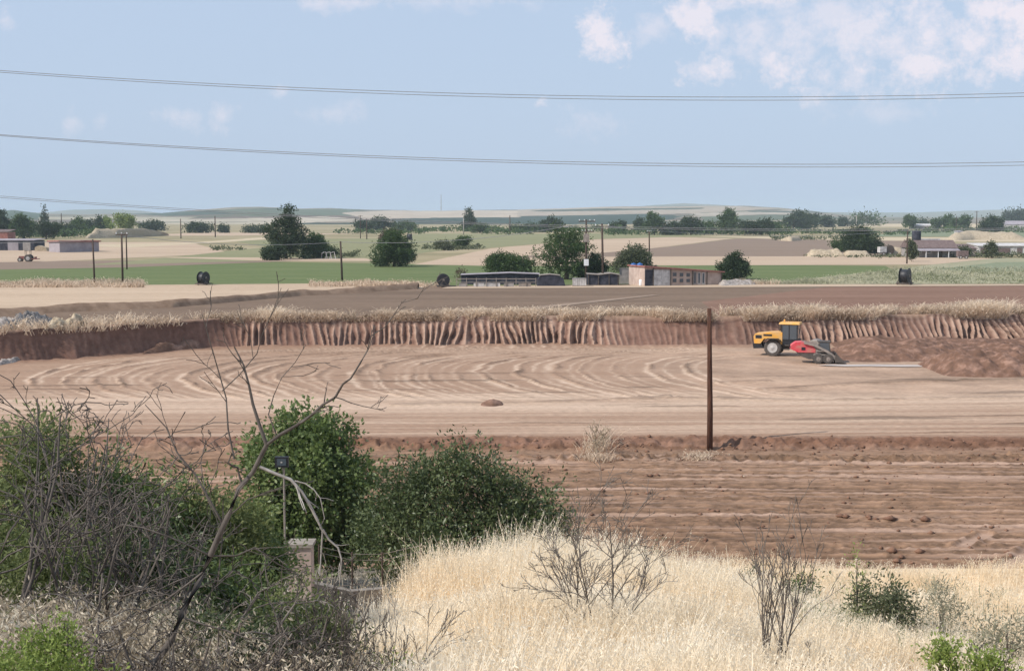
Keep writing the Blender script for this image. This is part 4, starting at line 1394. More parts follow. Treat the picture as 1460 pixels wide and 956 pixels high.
THICKET = [
    # label, px, distance, height, width, stems, wood, seed
    ("bare grey shrub at the left edge with tall crooked stems", 10, 15.0, 3.4, 3.0, 9, "dark_wood", 601),
    ("bare thorny shrub with fine upright twigs in the left thicket", 140, 17.0, 3.7, 1.8, 14, "dark_wood", 603),
    ("bare arching shrub in the middle of the left thicket", 120, 14.5, 2.5, 3.0, 8, "dark_wood", 605),
    ("bare shrub with many fine twigs left of the dead trunk", 225, 16.0, 2.6, 2.4, 9, "dark_wood", 607),
    ("low bare tangled shrub at the foot of the dead tree", 300, 13.5, 1.6, 2.8, 10, "dead_wood", 609),
    ("low bare tangled shrub right of the dead tree foot", 400, 14.5, 1.45, 2.2, 9, "dark_wood", 611),
    ("dark tangle of dead twigs between the dead trunk and the pale pillar", 350, 12.6, 1.25, 2.0, 10, "dark_wood", 614),
    ("dark tangle of dead twigs at the foot of the dry oats", 230, 11.8, 1.15, 2.0, 10, "dark_wood", 615),
    ("bare twiggy shrub hanging before the pale pillar", 445, 15.0, 1.3, 1.8, 9, "dark_wood", 616),
    ("bare grey shrub low in the left corner over the dry oats", 60, 12.3, 1.7, 2.6, 8, "dead_wood", 613),
]
for (lb, px, D, h, w, st, md, sd) in THICKET:
    p = place(px, 900, D)
    bare_shrub(lb, p, h, w, st, M[md], sd, (4, 3, 2), r=.030, spread=.8, wander=.30, rmin=.0055, group="bare shrubs of the left thicket")
bare_shrub("bare grey spreading shrub in the middle of the dry grass", place(872, 900, 21.5), 2.75, 2.3, 6, M["dead_wood"], 626, (8, 6, 3), r=.03, spread=.65, wander=.12, rmin=.004)
bare_shrub("bare clump of thin upright saplings right of the bare spreading shrub", place(1098, 930, 20.0), 2.2, .75, 13, M["dead_wood"], 623, (4, 3, 2), r=.016, spread=.32, wander=.12, rmin=.004, up=.3)
bare_shrub("bare thin stems fanning out at the bottom left of the dry grass", place(540, 930, 17.5), 1.5, 2.3, 20, M["dead_wood"], 625, (4, 3, 2), r=.012, spread=.4, wander=.08, rmin=.0035, up=.2)
bare_shrub("bare thin stems at the edge of the thicket left of the dry grass", place(455, 930, 16.5), 1.6, 1.6, 14, M["dark_wood"], 627, (4, 3, 2), r=.013, spread=.4, wander=.09, rmin=.0035, up=.2)
bare_shrub("small dark dry shrub in the bottom right corner", place(1446, 930, 19.0), 1.0, .9, 12, M["dark_wood"], 629, (4, 4, 3), r=.012, spread=.5, wander=.12, rmin=.004)
bare_shrub("small dry twiggy shrub beside the foot of the saplings", place(1150, 940, 19.0), .75, 1.0, 10, M["dead_wood"], 631, (4, 3, 3), r=.01, spread=.5, wander=.12, rmin=.004)


# ------------------------------------------------------------------ dry grasses
def grass(name, X, Y, Zb, H, tint, mat, label, seed, wid=.010, heads=4, head=.035, lean=(.10, 0.0), lean_r=.22):
    rng = np.random.default_rng(seed)
    n = len(X)
    B = np.stack([X, Y, Zb], -1)
    l = np.stack([lean[0] + rng.normal(size=n) * lean_r, lean[1] + rng.normal(size=n) * lean_r, np.zeros(n)], -1)
    up = np.array((0, 0, 1.0))
    mid = B + (up * .6 + l * .45) * H[:, None]
    tip = B + (up * .97 + l * 1.15) * H[:, None]
    a = rng.uniform(0, math.pi, n)
    side = np.stack([np.cos(a), np.sin(a) * .6, np.zeros(n)], -1) * wid * (.6 + .8 * rng.random(n))[:, None]
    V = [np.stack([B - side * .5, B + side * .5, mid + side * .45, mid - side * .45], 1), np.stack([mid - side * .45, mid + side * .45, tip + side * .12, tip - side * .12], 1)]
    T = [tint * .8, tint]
    for k in range(heads):
        f = .30 + .75 * rng.random(n)
        c = mid + (tip - mid) * f[:, None] + rng.normal(size=(n, 3)) * head * .75
        ax = np.stack([rng.normal(size=n) * .5 + .3, rng.normal(size=n) * .4, -.9 + rng.random(n) * .7], -1)
        ax /= np.linalg.norm(ax, axis=1, keepdims=True)
        sd = np.cross(ax, rng.normal(size=(n, 3)))
        sd /= np.maximum(np.linalg.norm(sd, axis=1, keepdims=True), 1e-6)
        L = head * (.7 + .7 * rng.random(n))[:, None]
        V.append(np.stack([c, c + ax * L * .5 + sd * L * .15, c + ax * L, c + ax * L * .5 - sd * L * .15], 1))
        T.append(np.clip(tint + .12, 0, 1))
    V = np.concatenate(V).reshape(-1, 3)
    fq = np.arange(len(V)).reshape(-1, 4)
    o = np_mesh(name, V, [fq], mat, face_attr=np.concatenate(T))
    return tag(o, label, None, kind="stuff")


rng = np.random.default_rng(700)
n = 150000
Y = 13 + 33 * rng.random(n) ** .75
U = rng.uniform(-.20, .46, n)
X = U * Y
d = fbm(X * .55, Y * .55, 3, 71)
keep = rng.random(n) < np.clip(1.3 * d + .25, .15, 1)
keep &= ~((X < -2.2) & (X < -2.2 - .0 * Y) & (Y > 30) & (X > -6.5) & (Y < 36) & (rng.random(n) < .5))
keep &= (X > -2.6 + .9 * (fbm(X * .8, Y * .8, 2, 79) - .5)) | (rng.random(n) < .02)
X, Y = X[keep], Y[keep]
Zb = ground_z(X, Y)
hn = fbm(X * .35, Y * .35, 3, 73)
patch = fbm(X * .9, Y * .7, 3, 74)
H = (.25 + .75 * hn + .75 * (patch - .42)).clip(.15, 2) * rng.uniform(.6, 1.3, len(X)) * np.interp(X / Y, [-.2, -.08, 0, .06, .25, .45], [.75, .95, 1.15, 1.05, .85, .75]) * (1 + .38 * np.exp(-((Y - 33) / 4.0) ** 2) * (rng.random(len(X)) < .3))
orange = sstep(.52, .68, fbm(X * .5 + 9, Y * .4, 3, 75)) * sstep(24, 19, Y) * sstep(2.0, 3.5, X)
tint = np.clip(.22 + .85 * fbm(X * .7, Y * .5, 3, 77) + .25 * rng.random(len(X)) - .5 * orange - .05, 0, 1)
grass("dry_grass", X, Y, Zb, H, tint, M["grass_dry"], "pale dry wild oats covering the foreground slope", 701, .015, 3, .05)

# oats leaning under the left thicket
n = 15000
Y = rng.uniform(11.5, 19, n)
X = rng.uniform(-.42, -.12, n) * Y
d = fbm(X * .8, Y * .8, 3, 81)
keep = (d > .53) & (rng.random(n) < np.interp(X / Y, [-.42, -.27, -.23, -.12], [1, .9, .25, .05]))
X, Y = X[keep], Y[keep]
H = rng.uniform(.35, 1.0, len(X))
tint = np.clip(.15 + .6 * rng.random(len(X)) + .3 * (fbm(X, Y, 2, 83) - .3), 0, 1)
grass("leaning_dry_oats", X, Y, ground_z(X, Y), H, tint, M["grass_grey"], "dry oats with drooping seed heads below the left thicket", 703, .006, 8, .05, (.5, 0.05), .25)

# tufts along the top of the bank
n = 52000
X = rng.uniform(-62, 64, n)
wy = wall_y(X)
off = rng.random(n) ** 1.5 * 3.8 - .35
Y = wy + .15 + off
d = fbm(X * .45, off * .35, 3, 91)
left_gap = (X < -27) & (X > -44)
keep = (d > .40) & (~left_gap | (rng.random(n) < .3))
X, Y, off = X[keep], Y[keep], off[keep]
clump = fbm(X * .55, off * .2, 3, 94)
H = .9 * rng.uniform(.2, 1.0, len(X)) * (.15 + 1.8 * clump) * np.interp(X, [-60, -5, 12, 18, 60], [.95, .95, .9, 1.25, 1.1])
tint = np.clip(.12 + rng.random(len(X)) * .6 + 1.3 * (clump - .38), 0, 1)
grass("bank_grass", X, Y, np.full(len(X), PLAIN_Z - .08) - np.clip(-off, 0, 1) * .9, H, tint, M["grass_tan"], "dry tan grass fringing the top of the pit bank", 705, .075, 1, .16, (.1, -.35), .6)

# dry verge at the left field edge, weeds at the right
n = 5000
px = np.concatenate([rng.uniform(-60, 205, n), rng.uniform(440, 640, n // 3), rng.uniform(1040, 1110, 300)])
by = np.concatenate([rng.uniform(402, 410, n), rng.uniform(403, 409, n // 3), rng.uniform(403, 406, 300)])
pts = np.array([at_z(a, b) for a, b in zip(px, by)])
grass("verge_grass", pts[:, 0], pts[:, 1], pts[:, 2] - .03, .55 * rng.uniform(.3, 1.1, len(pts)) * (.3 + 1.2 * vnoise(pts[:, 0] * .35, pts[:, 1] * .1, 97)), np.clip(rng.random(len(pts)) * .6 + .12, 0, 1), M["grass_tan"],
      "pale dry grass standing along the field edges", 707, .11, 2, .22, (.05, 0), .25)
n = 5200
px = rng.uniform(1085, 1500, n)
by = rng.uniform(382, 404.5, n)
by = np.where(by > 406 - (px - 1110) * .125, by, 405 - rng.random(n) * np.clip((px - 1110) * .12, .5, 18))
pts = np.array([at_z(a, b) for a, b in zip(px, by)])
grass("fallow_weeds", pts[:, 0], pts[:, 1], pts[:, 2] - .03, rng.uniform(.12, .5, n) * (.4 + 1.1 * vnoise(pts[:, 0] * .25, pts[:, 1] * .12, 99)), np.clip(vnoise(pts[:, 0] * .2, pts[:, 1] * .08, 98) * 1.1 + .3 * (rng.random(n) - .3), 0, 1), M["weed_green"], "greenish weeds scattered over the fallow ground", 709, .14, 2, .25, (0, 0), .35)

n = 2600
Y = rng.uniform(23, 44, n)
X = Y * rng.uniform(.20, .44, n)
keep = fbm(X * .5, Y * .4, 3, 103) > .50
X, Y = X[keep], Y[keep]
grass("grey_green_weeds", X, Y, ground_z(X, Y), rng.uniform(.35, .95, len(X)), np.clip(rng.random(len(X)) * .7, 0, 1), M["weed_green"], "grey green weeds mixed into the dry grass at the right", 713, .02, 5, .06, (0, 0), .3)

# straw wisps lying on the near edge
n = 900
cl = [(850, 640, 22, 10, 1.0), (850, 655, 26, 4, .5), (1000, 650, 30, 6, .28), (992, 653, 20, 4, .25)]
xs, ys, hs = [], [], []
for (cx, cy, sx, sy, hh) in cl:
    a = rng.normal(size=n // 4) * sx * .5 + cx
    b = rng.normal(size=n // 4) * sy * .4 + cy
    for q, w in zip(a, b):
        p = at_z(q, w, -.4)
        xs.append(p.x)
        ys.append(p.y)
        hs.append(hh)
xs, ys, hs = np.array(xs), np.array(ys), np.array(hs)
grass("straw_wisps", xs, ys, ground_z(xs, ys), hs * rng.uniform(.3, .9, len(xs)), rng.random(len(xs)) * .6 + .2, M["grass_tan"], "loose wisps of straw at the foot of the wooden pole", 711, .03, 2, .08, (.3, 0), .6)
pw = at_z(850, 648, -.45)
bare_shrub("dried weed skeleton on the straw left of the wooden pole", (pw.x, pw.y, -.45), 1.7, 1.1, 9, M["straw_heap"], 641, (3, 2, 2), r=.022, spread=.55, wander=.22, rmin=.012, name="dry_weed", cat="dry weed")


# ------------------------------------------------------------------ loose earth
def heap(name, label, cat, pix, H, z, mat, seed, depth=3.0, rough=.5, res=.22, freq=1.0, group=None, edge=7.0):
    """a lumpy heap whose foot runs along the photographed foot line pix=[(px,py),...]"""
    pts = [at_z(a, b, z) for a, b in pix]
    x0, x1 = pts[0].x, pts[-1].x
    base = Vector(((x0 + x1) / 2, sum(p.y for p in pts) / len(pts), z))
    xs = np.arange(x0, x1, res)
    ts = np.linspace(0, 1, max(8, int(depth / res)))
    Xg, Tg = np.meshgrid(xs, ts)
    fy = np.interp(xs, [p.x for p in pts], [p.y for p in pts])
    Yg = fy[None] + Tg * depth
    e = np.clip((Xg - x0) / (x1 - x0), 0, 1)
    prof = np.sin(np.pi * np.clip(Tg, 0, 1)) ** .75 * np.clip(np.minimum(e, 1 - e) * edge, 0, 1) ** .7
    nse = fbm(Xg * .45 * freq, Yg * .45 * freq, 5, seed, .6)
    n2 = fbm(Xg * 1.5 * freq, Yg * 1.5 * freq, 3, seed + 3, .6)
    Zg = prof * H * (1 - rough + 2 * rough * nse) + (n2 - .5) * H * .6 * np.minimum(prof * 3, 1) - .06
    V = np.stack([Xg - base.x, Yg - base.y, Zg], -1).reshape(-1, 3)
    nr, nc = Xg.shape
    idx = np.arange(nr * nc).reshape(nr, nc)
    fq = np.stack([idx[:-1, :-1], idx[:-1, 1:], idx[1:, 1:], idx[1:, :-1]], -1).reshape(-1, 4)
    o = np_mesh(name, V, [fq], mat, smooth=True)
    o.location = base
    return tag(o, label, cat, group)


G_H = "heaps of dug earth by the machines"
heap("soil_heap", "long lumpy brown earth heap right of the red loader", "earth heap", [(1196, 515), (1240, 516), (1300, 516), (1380, 514), (1520, 512)], 1.0, 0, M["soil_heap"], 801, 9, .55, .16, group=G_H)
heap("soil_heap", "brown earth heap behind the long lumpy one under the bank", "earth heap", [(1200, 499), (1300, 500), (1420, 502), (1560, 502)], .75, 0, M["soil_heap"], 803, 9, .5, .18, group=G_H)
heap("soil_heap", "dark red brown earth heap nearest the right edge of the pit", "earth heap", [(1352, 537), (1400, 538), (1470, 539), (1560, 540)], 1.4, 0, M["soil_heap"], 805, 9, .45, .16, group=G_H)
heap("soil_heap", "fan of loose crumbly earth slumped against the left bank", "earth heap", [(252, 497), (300, 494), (345, 492)], 2.2, 0, mottled("crumbly_soil", (0.14, 0.085, 0.06), (0.30, 0.20, 0.15), 2.0, bump_d=.15), 807, 5, .2, .16)
heap("soil_heap", "tiny dark earth pile on the bright lower track", "earth heap", [(684, 579), (700, 580), (718, 579)], .34, 0, M["soil_heap"], 809, 2.2, .6, .08, edge=2.2)
heap("soil_heap", "low crumbled earth slide at the foot of the left bank", "earth heap", [(200, 506), (240, 502), (290, 497)], .8, 0, M["soil_heap"], 811, 2.6, .5, .14)
heap("rubble_heap", "whitish rubble tipped on the bank at the left edge", "rubble heap", [(-60, 482), (0, 478), (54, 470)], 1.15, PLAIN_Z - .3, M["rubble"], 813, 7, .8, .12, 2.6)
heap("straw_stack", "clump of tall pale straw right of the white rubble", "straw stack", [(58, 472), (90, 470), (112, 469)], 1.0, PLAIN_Z - .1, M["straw_heap"], 815, 3, .7, .10, 2.6)
heap("straw_stack", "long flat topped straw stack under the wide dark tree", "straw stack", [(1154, 366), (1180, 366), (1206, 366)], 1.7, PLAIN_Z, M["straw_heap"], 817, 6, .3, .3, .6, "straw stacks at the right")
heap("straw_stack", "shorter straw stack right of the long flat topped one", "straw stack", [(1206, 366), (1226, 366), (1245, 366)], 1.4, PLAIN_Z, M["straw_heap"], 819, 6, .25, .4, .4, "straw stacks at the right")
heap("straw_stack", "straw stack between the white drum and the lone pole", "straw stack", [(1270, 364), (1280, 364), (1293, 364)], 1.8, PLAIN_Z, M["straw_heap"], 821, 6, .2, .4, .4, "straw stacks at the right")
heap("sand_heap", "pale sand heap behind the brown roofed farmhouse", "sand heap", [(1362, 343), (1390, 342), (1470, 342)], 3.0, PLAIN_Z, M["straw_heap"], 823, 16, .25, 1.0, .15)
heap("straw_mound", "pale overgrown mound below the yellow green trees", "mound", [(118, 340), (170, 339), (236, 336)], 3.6, PLAIN_Z, M["straw_heap"], 825, 18, .35, 1.0, .2)
heap("straw_mound", "small pale mound in front of the far big dark domed tree", "mound", [(1112, 343), (1127, 344), (1144, 343)], 1.8, PLAIN_Z, M["straw_heap"], 827, 10, .3, .8, .2)
heap("rubble_heap", "low heap of pale debris right of the red roofed shed", "rubble heap", [(1028, 408), (1050, 407), (1082, 406)], .6, PLAIN_Z, M["rubble"], 829, 5, .6, .25, 1.2)
heap("rubble_heap", "small whitish spoil at the foot of the left bank", "rubble heap", [(-10, 524), (8, 522), (24, 520)], .55, -.1, M["rubble"], 831, 2, .8, .10, 2.6)


# gravel strip beside the heaps
def strip(name, pix, z, mat, label):
    mb = MB()
    pts = [at_z(a, b, z) for a, b in pix]
    mb.add(pts, [tuple(range(len(pts)))])
    o = mb.build(name, mat)
    o.data.update()
    if o.data.polygons[0].normal.z < 0:
        o.data.flip_normals()
    return tag(o, label, None, kind="structure")


strip("gravel_strip", [(1165, 520.5), (1205, 522), (1240, 521.6), (1290, 522.6), (1330, 522), (1368, 521.6), (1372, 520.6), (1340, 519.4), (1290, 519.6), (1250, 518.8), (1215, 519.4), (1185, 519)], .05, mottled("whitish_gravel", (0.34, 0.28, 0.24), (0.52, 0.47, 0.44), .8, (.3, 1, 1)),
      "whitish compacted gravel strip beside the earth heaps")


def clods():
    rng = np.random.default_rng(850)
    V, Fq, n = [], [], 0
    base = np.array([(1, 0, 0), (-1, 0, 0), (0, 1, 0), (0, -1, 0), (0, 0, 1), (0, 0, -1)], float)
    tri = np.array([(0, 2, 4), (2, 1, 4), (1, 3, 4), (3, 0, 4), (2, 0, 5), (1, 2, 5), (3, 1, 5), (0, 3, 5)])
    N = 2600
    Yc = np.concatenate([rng.uniform(47, 70, N // 2), 68.5 + rng.normal(size=N // 4) * .9, 71.6 + rng.normal(size=N // 4) * .5])
    Xc = rng.uniform(-.20, .45, len(Yc)) * Yc
    r = .025 + .11 * rng.random(len(Yc)) ** 6
    Z = ground_z(Xc, Yc)
    for x, y, z, q in zip(Xc, Yc, Z, r):
        b = base * q * rng.uniform(.65, 1.35, (6, 3)) * np.array((1.2, 1, .75))
        V.append(b + np.array((x, y, z + q * .25)))
        Fq.append(tri + n)
        n += 6
    # the few larger stones of the ploughed strip
    for (px, py, rr) in ((1198, 736, .16), (1206, 737, .13), (1238, 737, .15), (1240, 740, .1), (1268, 740, .22), (1318, 741, .18), (1272, 786, .2), (1310, 787, .17), (1278, 800, .14), (1088, 751, .1), (1300, 742, .1)):
        p = at_z(px, py, -.42)
        b = base * rr * rng.uniform(.7, 1.3, (6, 3)) * np.array((1.3, 1, .7))
        V.append(b + np.array((p.x, p.y, -.38)))
        Fq.append(tri + n)
        n += 6
    o = np_mesh("soil_clods", np.concatenate(V), Fq, mottled("clod_soil", (0.14, 0.075, 0.050), (0.26, 0.15, 0.10), 1.2))
    tag(o, "crumbs and clods of red earth strewn over the ploughed strip", None, kind="stuff")


clods()


# ================================================================== POLES AND WIRES
def wood_pole(label, px, by, ty, z=PLAIN_Z, r_px=1.3, mat="far_pole", lean=0.0, arms=(), group=None, name="utility_pole", cat="pole"):
    b = at_z(px, by, z)
    s = F / b.y
    H = (by - ty) / s
    t = thing(name, label, cat, b, 0, group)
    r = r_px / s
    MB().tube([(0, 0, -.4), (lean * .5, 0, H * .5), (lean, 0, H)], [r, r * .9, r * .72], 10).build("post", M[mat], t, True)
    for (dz, w) in arms:
        a = MB().box((lean, 0, H - dz), (w, .12, .12)).build("crossarm", M[mat], t)
        for k in (-.45, 0, .45):
            MB().lathe([(.03, 0), (.07, .05), (.05, .12), (.08, .17), (.02, .24)], (lean + k * w, 0, H - dz + .065), "z", 8).build("insulator", M["white"], a)
    return t


bp = at_z(1012, 641, -.45)
sp = F / bp.y
t = thing("utility_pole", "dark brown wooden pole standing at the near edge of the pit", "pole", bp)
MB().tube([(0, 0, -.4), (-.01, 0, 2), (-.06, 0, 4.5), (-.11, 0, (641 - 437) / sp)], [.155, .145, .125, .105], 14).build("post", M["pole_wood"], t, True)
MB().box((-.11, -.09, (641 - 437) / sp - .5), (.10, .02, .22)).build("plate", M["dark_steel"], t)

G_P = "wooden poles of the plain"
wood_pole("wooden pole with a crossarm, left one of the close pair by the green crop", 175, 405, 333, group=G_P, r_px=1.6, arms=((.15, 1.6),))
wood_pole("thinner wooden pole standing just behind the crossarm pole pair", 181, 384, 331, group=G_P, r_px=1.1)
wood_pole("wooden pole left of the close pair, in front of the lilac grey barn", 135, 405, 341, group=G_P, r_px=1.4, lean=-.12)
wood_pole("lone wooden pole in the middle of the green crop edge", 488, 400, 344, group=G_P, r_px=1.6, lean=-.2)
wood_pole("brown wooden pole with a crossarm right of the transformer pole", 860, 406, 319, group=G_P, r_px=1.8, lean=-.2, arms=((.35, 1.9),))
wood_pole("thin wooden pole behind the olive tree at the farmyard", 926, 386, 330, group=G_P, r_px=1.2, lean=-.1, arms=((.1, .7),))
wood_pole("wooden pole beside the slim small tree left of the farmhouse", 1293, 376, 328, group=G_P, r_px=1.1)
wood_pole("thin far pole, left one of the two on the left plain", 258, 340, 312, group=G_P, r_px=.8)
wood_pole("thin far pole, right one of the two on the left plain", 307, 338, 308, group=G_P, r_px=.9)
wood_pole("far pole above the lilac grey barn trees", 88, 330, 304, group=G_P, r_px=.8)
wood_pole("far pole in front of the grove above the willow bush, left one", 514, 340, 307, group=G_P, r_px=.6, arms=((.3, 2.2),))
wood_pole("far pole in front of the grove above the willow bush, right one", 523, 341, 312, group=G_P, r_px=.8, arms=((.3, 2.0),))
wood_pole("pale thin far pole left of the twin topped cypress", 661, 335, 311, group=G_P, r_px=.7, mat="pale_wood")
wood_pole("dark far pole right of the twin topped cypress", 727, 333, 307, group=G_P, r_px=.9)
wood_pole("far tall pole above the right end of the farmhouse", 1392, 332, 301, group=G_P, r_px=.7, arms=((.4, 2.5),))
wood_pole("pale far pole right of the low far trees", 1221, 324, 307, group=G_P, r_px=.7, mat="pale_wood", arms=((.6, 5.0),))
wood_pole("short thin far pole above the farmhouse trees", 1363, 334, 308, group=G_P, r_px=.5)

# transformer pole
tp = at_z(834, 404)
s = F / tp.y
H = (404 - 313) / s
t = thing("transformer_pole", "tall pole with a transformer and crossarms inside the large leafy tree", "pole", (tp.x, tp.y - 2.6, PLAIN_Z))
MB().tube([(0, 0, -.4), (0, 0, H)], [.16, .10], 10).build("post", M["far_pole"], t, True)
for k, (dz, w) in enumerate(((.25, 2.2), (1.6, 1.4))):
    a = MB().box((.1 if k == 0 else .35, 0, H - dz), (w, .14, .14)).build("crossarm", M["dark_steel"], t)
    for q in (-.45, -.15, .18, .45):
        MB().lathe([(.03, 0), (.06, .05), (.04, .1), (.065, .15), (.02, .2)], (q * w + .1, 0, H - dz + .075), "z", 8).build("insulator", M["white"], a)
MB().box((.02, -.35, H - 2.5), (.75, .5, 1.0)).box((.02, -.35, H - 1.95), (.5, .3, .16)).build("transformer", M["dust_grey"], t)
MB().box((0.02, -.26, 2.95), (.62, .32, .85)).build("meter_box", M["white"], t)

mast = at_d(629, 299, 3150)
mb = MB()
mz = 36.0
mb.tube([(0, 0, 0), (0, 0, mz)], [.85, .5], 6)
t = tag(mb.build("radio_mast", M["dust_grey"]), "tall thin mast on the skyline above the cypress", "mast")
t.location = (mast.x, mast.y, mast.z - 1.5)


# cables: three pairs sagging across the sky between poles outside the picture
def cable(label, pix, D, r, group="overhead cables crossing the sky", name="power_cable"):
    xs = np.array([p[0] for p in pix], float)
    ys = np.array([p[1] for p in pix], float)
    co = np.polyfit(xs, ys, 2)
    q = np.linspace(-500, 2000, 60)
    mb = MB()
    pts = [at_d(a, np.polyval(co, a), D) for a in q]
    b = pts[0].copy()
    mb.tube([p - b for p in pts], r, 5)
    o = mb.build(name, M["wire"], None, True)
    o.location = b
    return tag(o, label, "cable", group)


C1 = [(0, 100), (180, 113), (480, 128), (800, 136), (1000, 138), (1200, 137.2), (1460, 133)]
C2 = [(0, 192), (300, 211), (730, 229), (1000, 233.5), (1200, 233.6), (1460, 231)]
C3 = [(0, 279), (120, 288), (270, 299.5), (560, 312), (760, 320), (1100, 326.5), (1460, 325)]
cable("upper cable of the topmost pair across the sky", C1, 42, .0095)
cable("lower cable of the topmost pair across the sky", [(a, b + (2.8 if a < 600 else 4.8)) for a, b in C1], 43, .0095)
cable("upper cable of the middle pair across the sky", C2, 42, .0095)
cable("lower cable of the middle pair across the sky", [(a, b + 1.5 + a * .0022) for a, b in C2], 43, .0095)
cable("upper cable of the lowest pair dipping into the hills at the left", C3, 42, .0075)
cable("lower cable of the lowest pair dipping into the hills at the left", [(a, b + 2.2) for a, b in C3], 43, .0075)
# farm wires
def span(label, p, q, r, sag, group="wires between the field poles"):
    mb = MB()
    pts = [p.lerp(q, k / 12) - Vector((0, 0, sag * 4 * (k / 12) * (1 - k / 12))) for k in range(13)]
    o = mb.tube([a - p for a in pts], r, 4).build("field_wire", M["wire"])
    o.location = p
    return tag(o, label, "wire", group)


def pole_top(px, by, ty):
    b = at_z(px, by)
    return Vector((b.x, b.y, b.z + (by - ty) / (F / b.y)))


span("thin wire from the left edge to the pole before the grey barn", pole_top(-130, 405, 342), pole_top(135, 405, 342), .03, .4)
span("thin wire running from the crossarm pole pair to the lone crop pole", pole_top(175, 405, 335), pole_top(488, 400, 345), .03, .8)
span("thin wire from the lone crop pole to the transformer pole", pole_top(488, 400, 345), pole_top(834, 404, 318), .03, 1.0)
span("thin wire from the brown crossarm pole towards the lone right pole", pole_top(860, 406, 323), pole_top(1293, 376, 328), .03, 1.2)


# ================================================================== FARM THINGS
def hose_reel(label, px, by, d_px, yaw, stand=True):
    b = at_z(px, by)
    s = F / b.y
    R = d_px / s / 2
    t = thing("hose_reel", label, "hose reel", b, yaw, "irrigation hose reels of the fields")
    zc = R * 1.12
    prof = []
    MB().lathe([(R * .75, -.5 * R), (R * .8, -.45 * R), (R * .8, .45 * R), (R * .75, .5 * R)], (0, 0, zc), "y", 24).build("hose_coil", M["black"], t, True)
    for sg in (-1, 1):
        fl = MB().lathe([(R * .96, sg * .52 * R - .03), (R, sg * .52 * R), (R * .96, sg * .52 * R + .03)], (0, 0, zc), "y", 28)
        fo = fl.build("flange", M["black"], t)
        MB().lathe([(R * .18, sg * .56 * R - .04), (R * .18, sg * .56 * R + .04)], (0, 0, zc), "y", 12).build("hub", M["dust_grey"], fo)
    fr = MB()
    fr.box((0, -.75 * R, .22 * R), (2.1 * R, .12, .14)).box((0, .75 * R, .22 * R), (2.1 * R, .12, .14)).box((.95 * R, 0, .22 * R), (.12, 1.5 * R, .14)).box((-.95 * R, 0, .22 * R), (.12, 1.5 * R, .14))
    for sg in (-1, 1):
        fr.tube([(-.6 * R, sg * .72 * R, .25 * R), (0, sg * .72 * R, zc)], .05, 6).tube([(.6 * R, sg * .72 * R, .25 * R), (0, sg * .72 * R, zc)], .05, 6)
    if stand:
        fr.tube([(.9 * R, 0, .2 * R), (2.0 * R, 0, .16 * R)], .06, 6)
    fr.build("frame", M["dark_steel"], t)
    for sg in (-1, 1):
        w = MB().lathe([(R * .16, -.08), (R * .24, -.05), (R * .24, .05), (R * .16, .08)], (-.2 * R, sg * .86 * R, R * .24), "y", 14).build("wheel", M["rubber"], t)
    return t


hose_reel("black hose reel standing at the edge of the green crop", 290, 406, 18, rad(62))
hose_reel("black hose reel seen face on at the left end of the farmyard", 632, 409, 18, rad(8))
hose_reel("dark hose reel on a trailer by the fallow weeds", 1290, 406, 23, rad(58))
hose_reel("far dark hose reel on the olive pasture left of the centre", 584, 343, 10, rad(80))


def wheel(parent, c, R, w, k=22, rim=.55, name="wheel", rim_mat="rim"):
    o = MB().lathe([(R * rim, -w * .5), (R * .92, -w * .5), (R, -w * .38), (R, w * .38), (R * .92, w * .5), (R * rim, w * .5)], c, "y", k).build(name, M["rubber"], parent)
    MB().lathe([(R * .14, -w * .60), (R * .18, -w * .56), (R * rim * .55, -w * .515), (R * rim * .86, -w * .52), (R * rim * .95, -w * .545), (R * rim * .97, -w * .50),
                (R * rim * .97, w * .50), (R * rim * .95, w * .545), (R * rim * .86, w * .52), (R * rim * .55, w * .515), (R * .18, w * .56), (R * .14, w * .60)], c, "y", k).build("rim", M[rim_mat], o)
    lug = MB()
    for i in range(18):
        a = 2 * math.pi * i / 18
        for sg in (-1, 1):
            lug.box((c[0] + math.cos(a) * R, c[1] + sg * w * .22, c[2] + math.sin(a) * R), (.05, w * .42, .16), ry=-a + .0)
    lug.build("tread", M["rubber"], o)
    return o


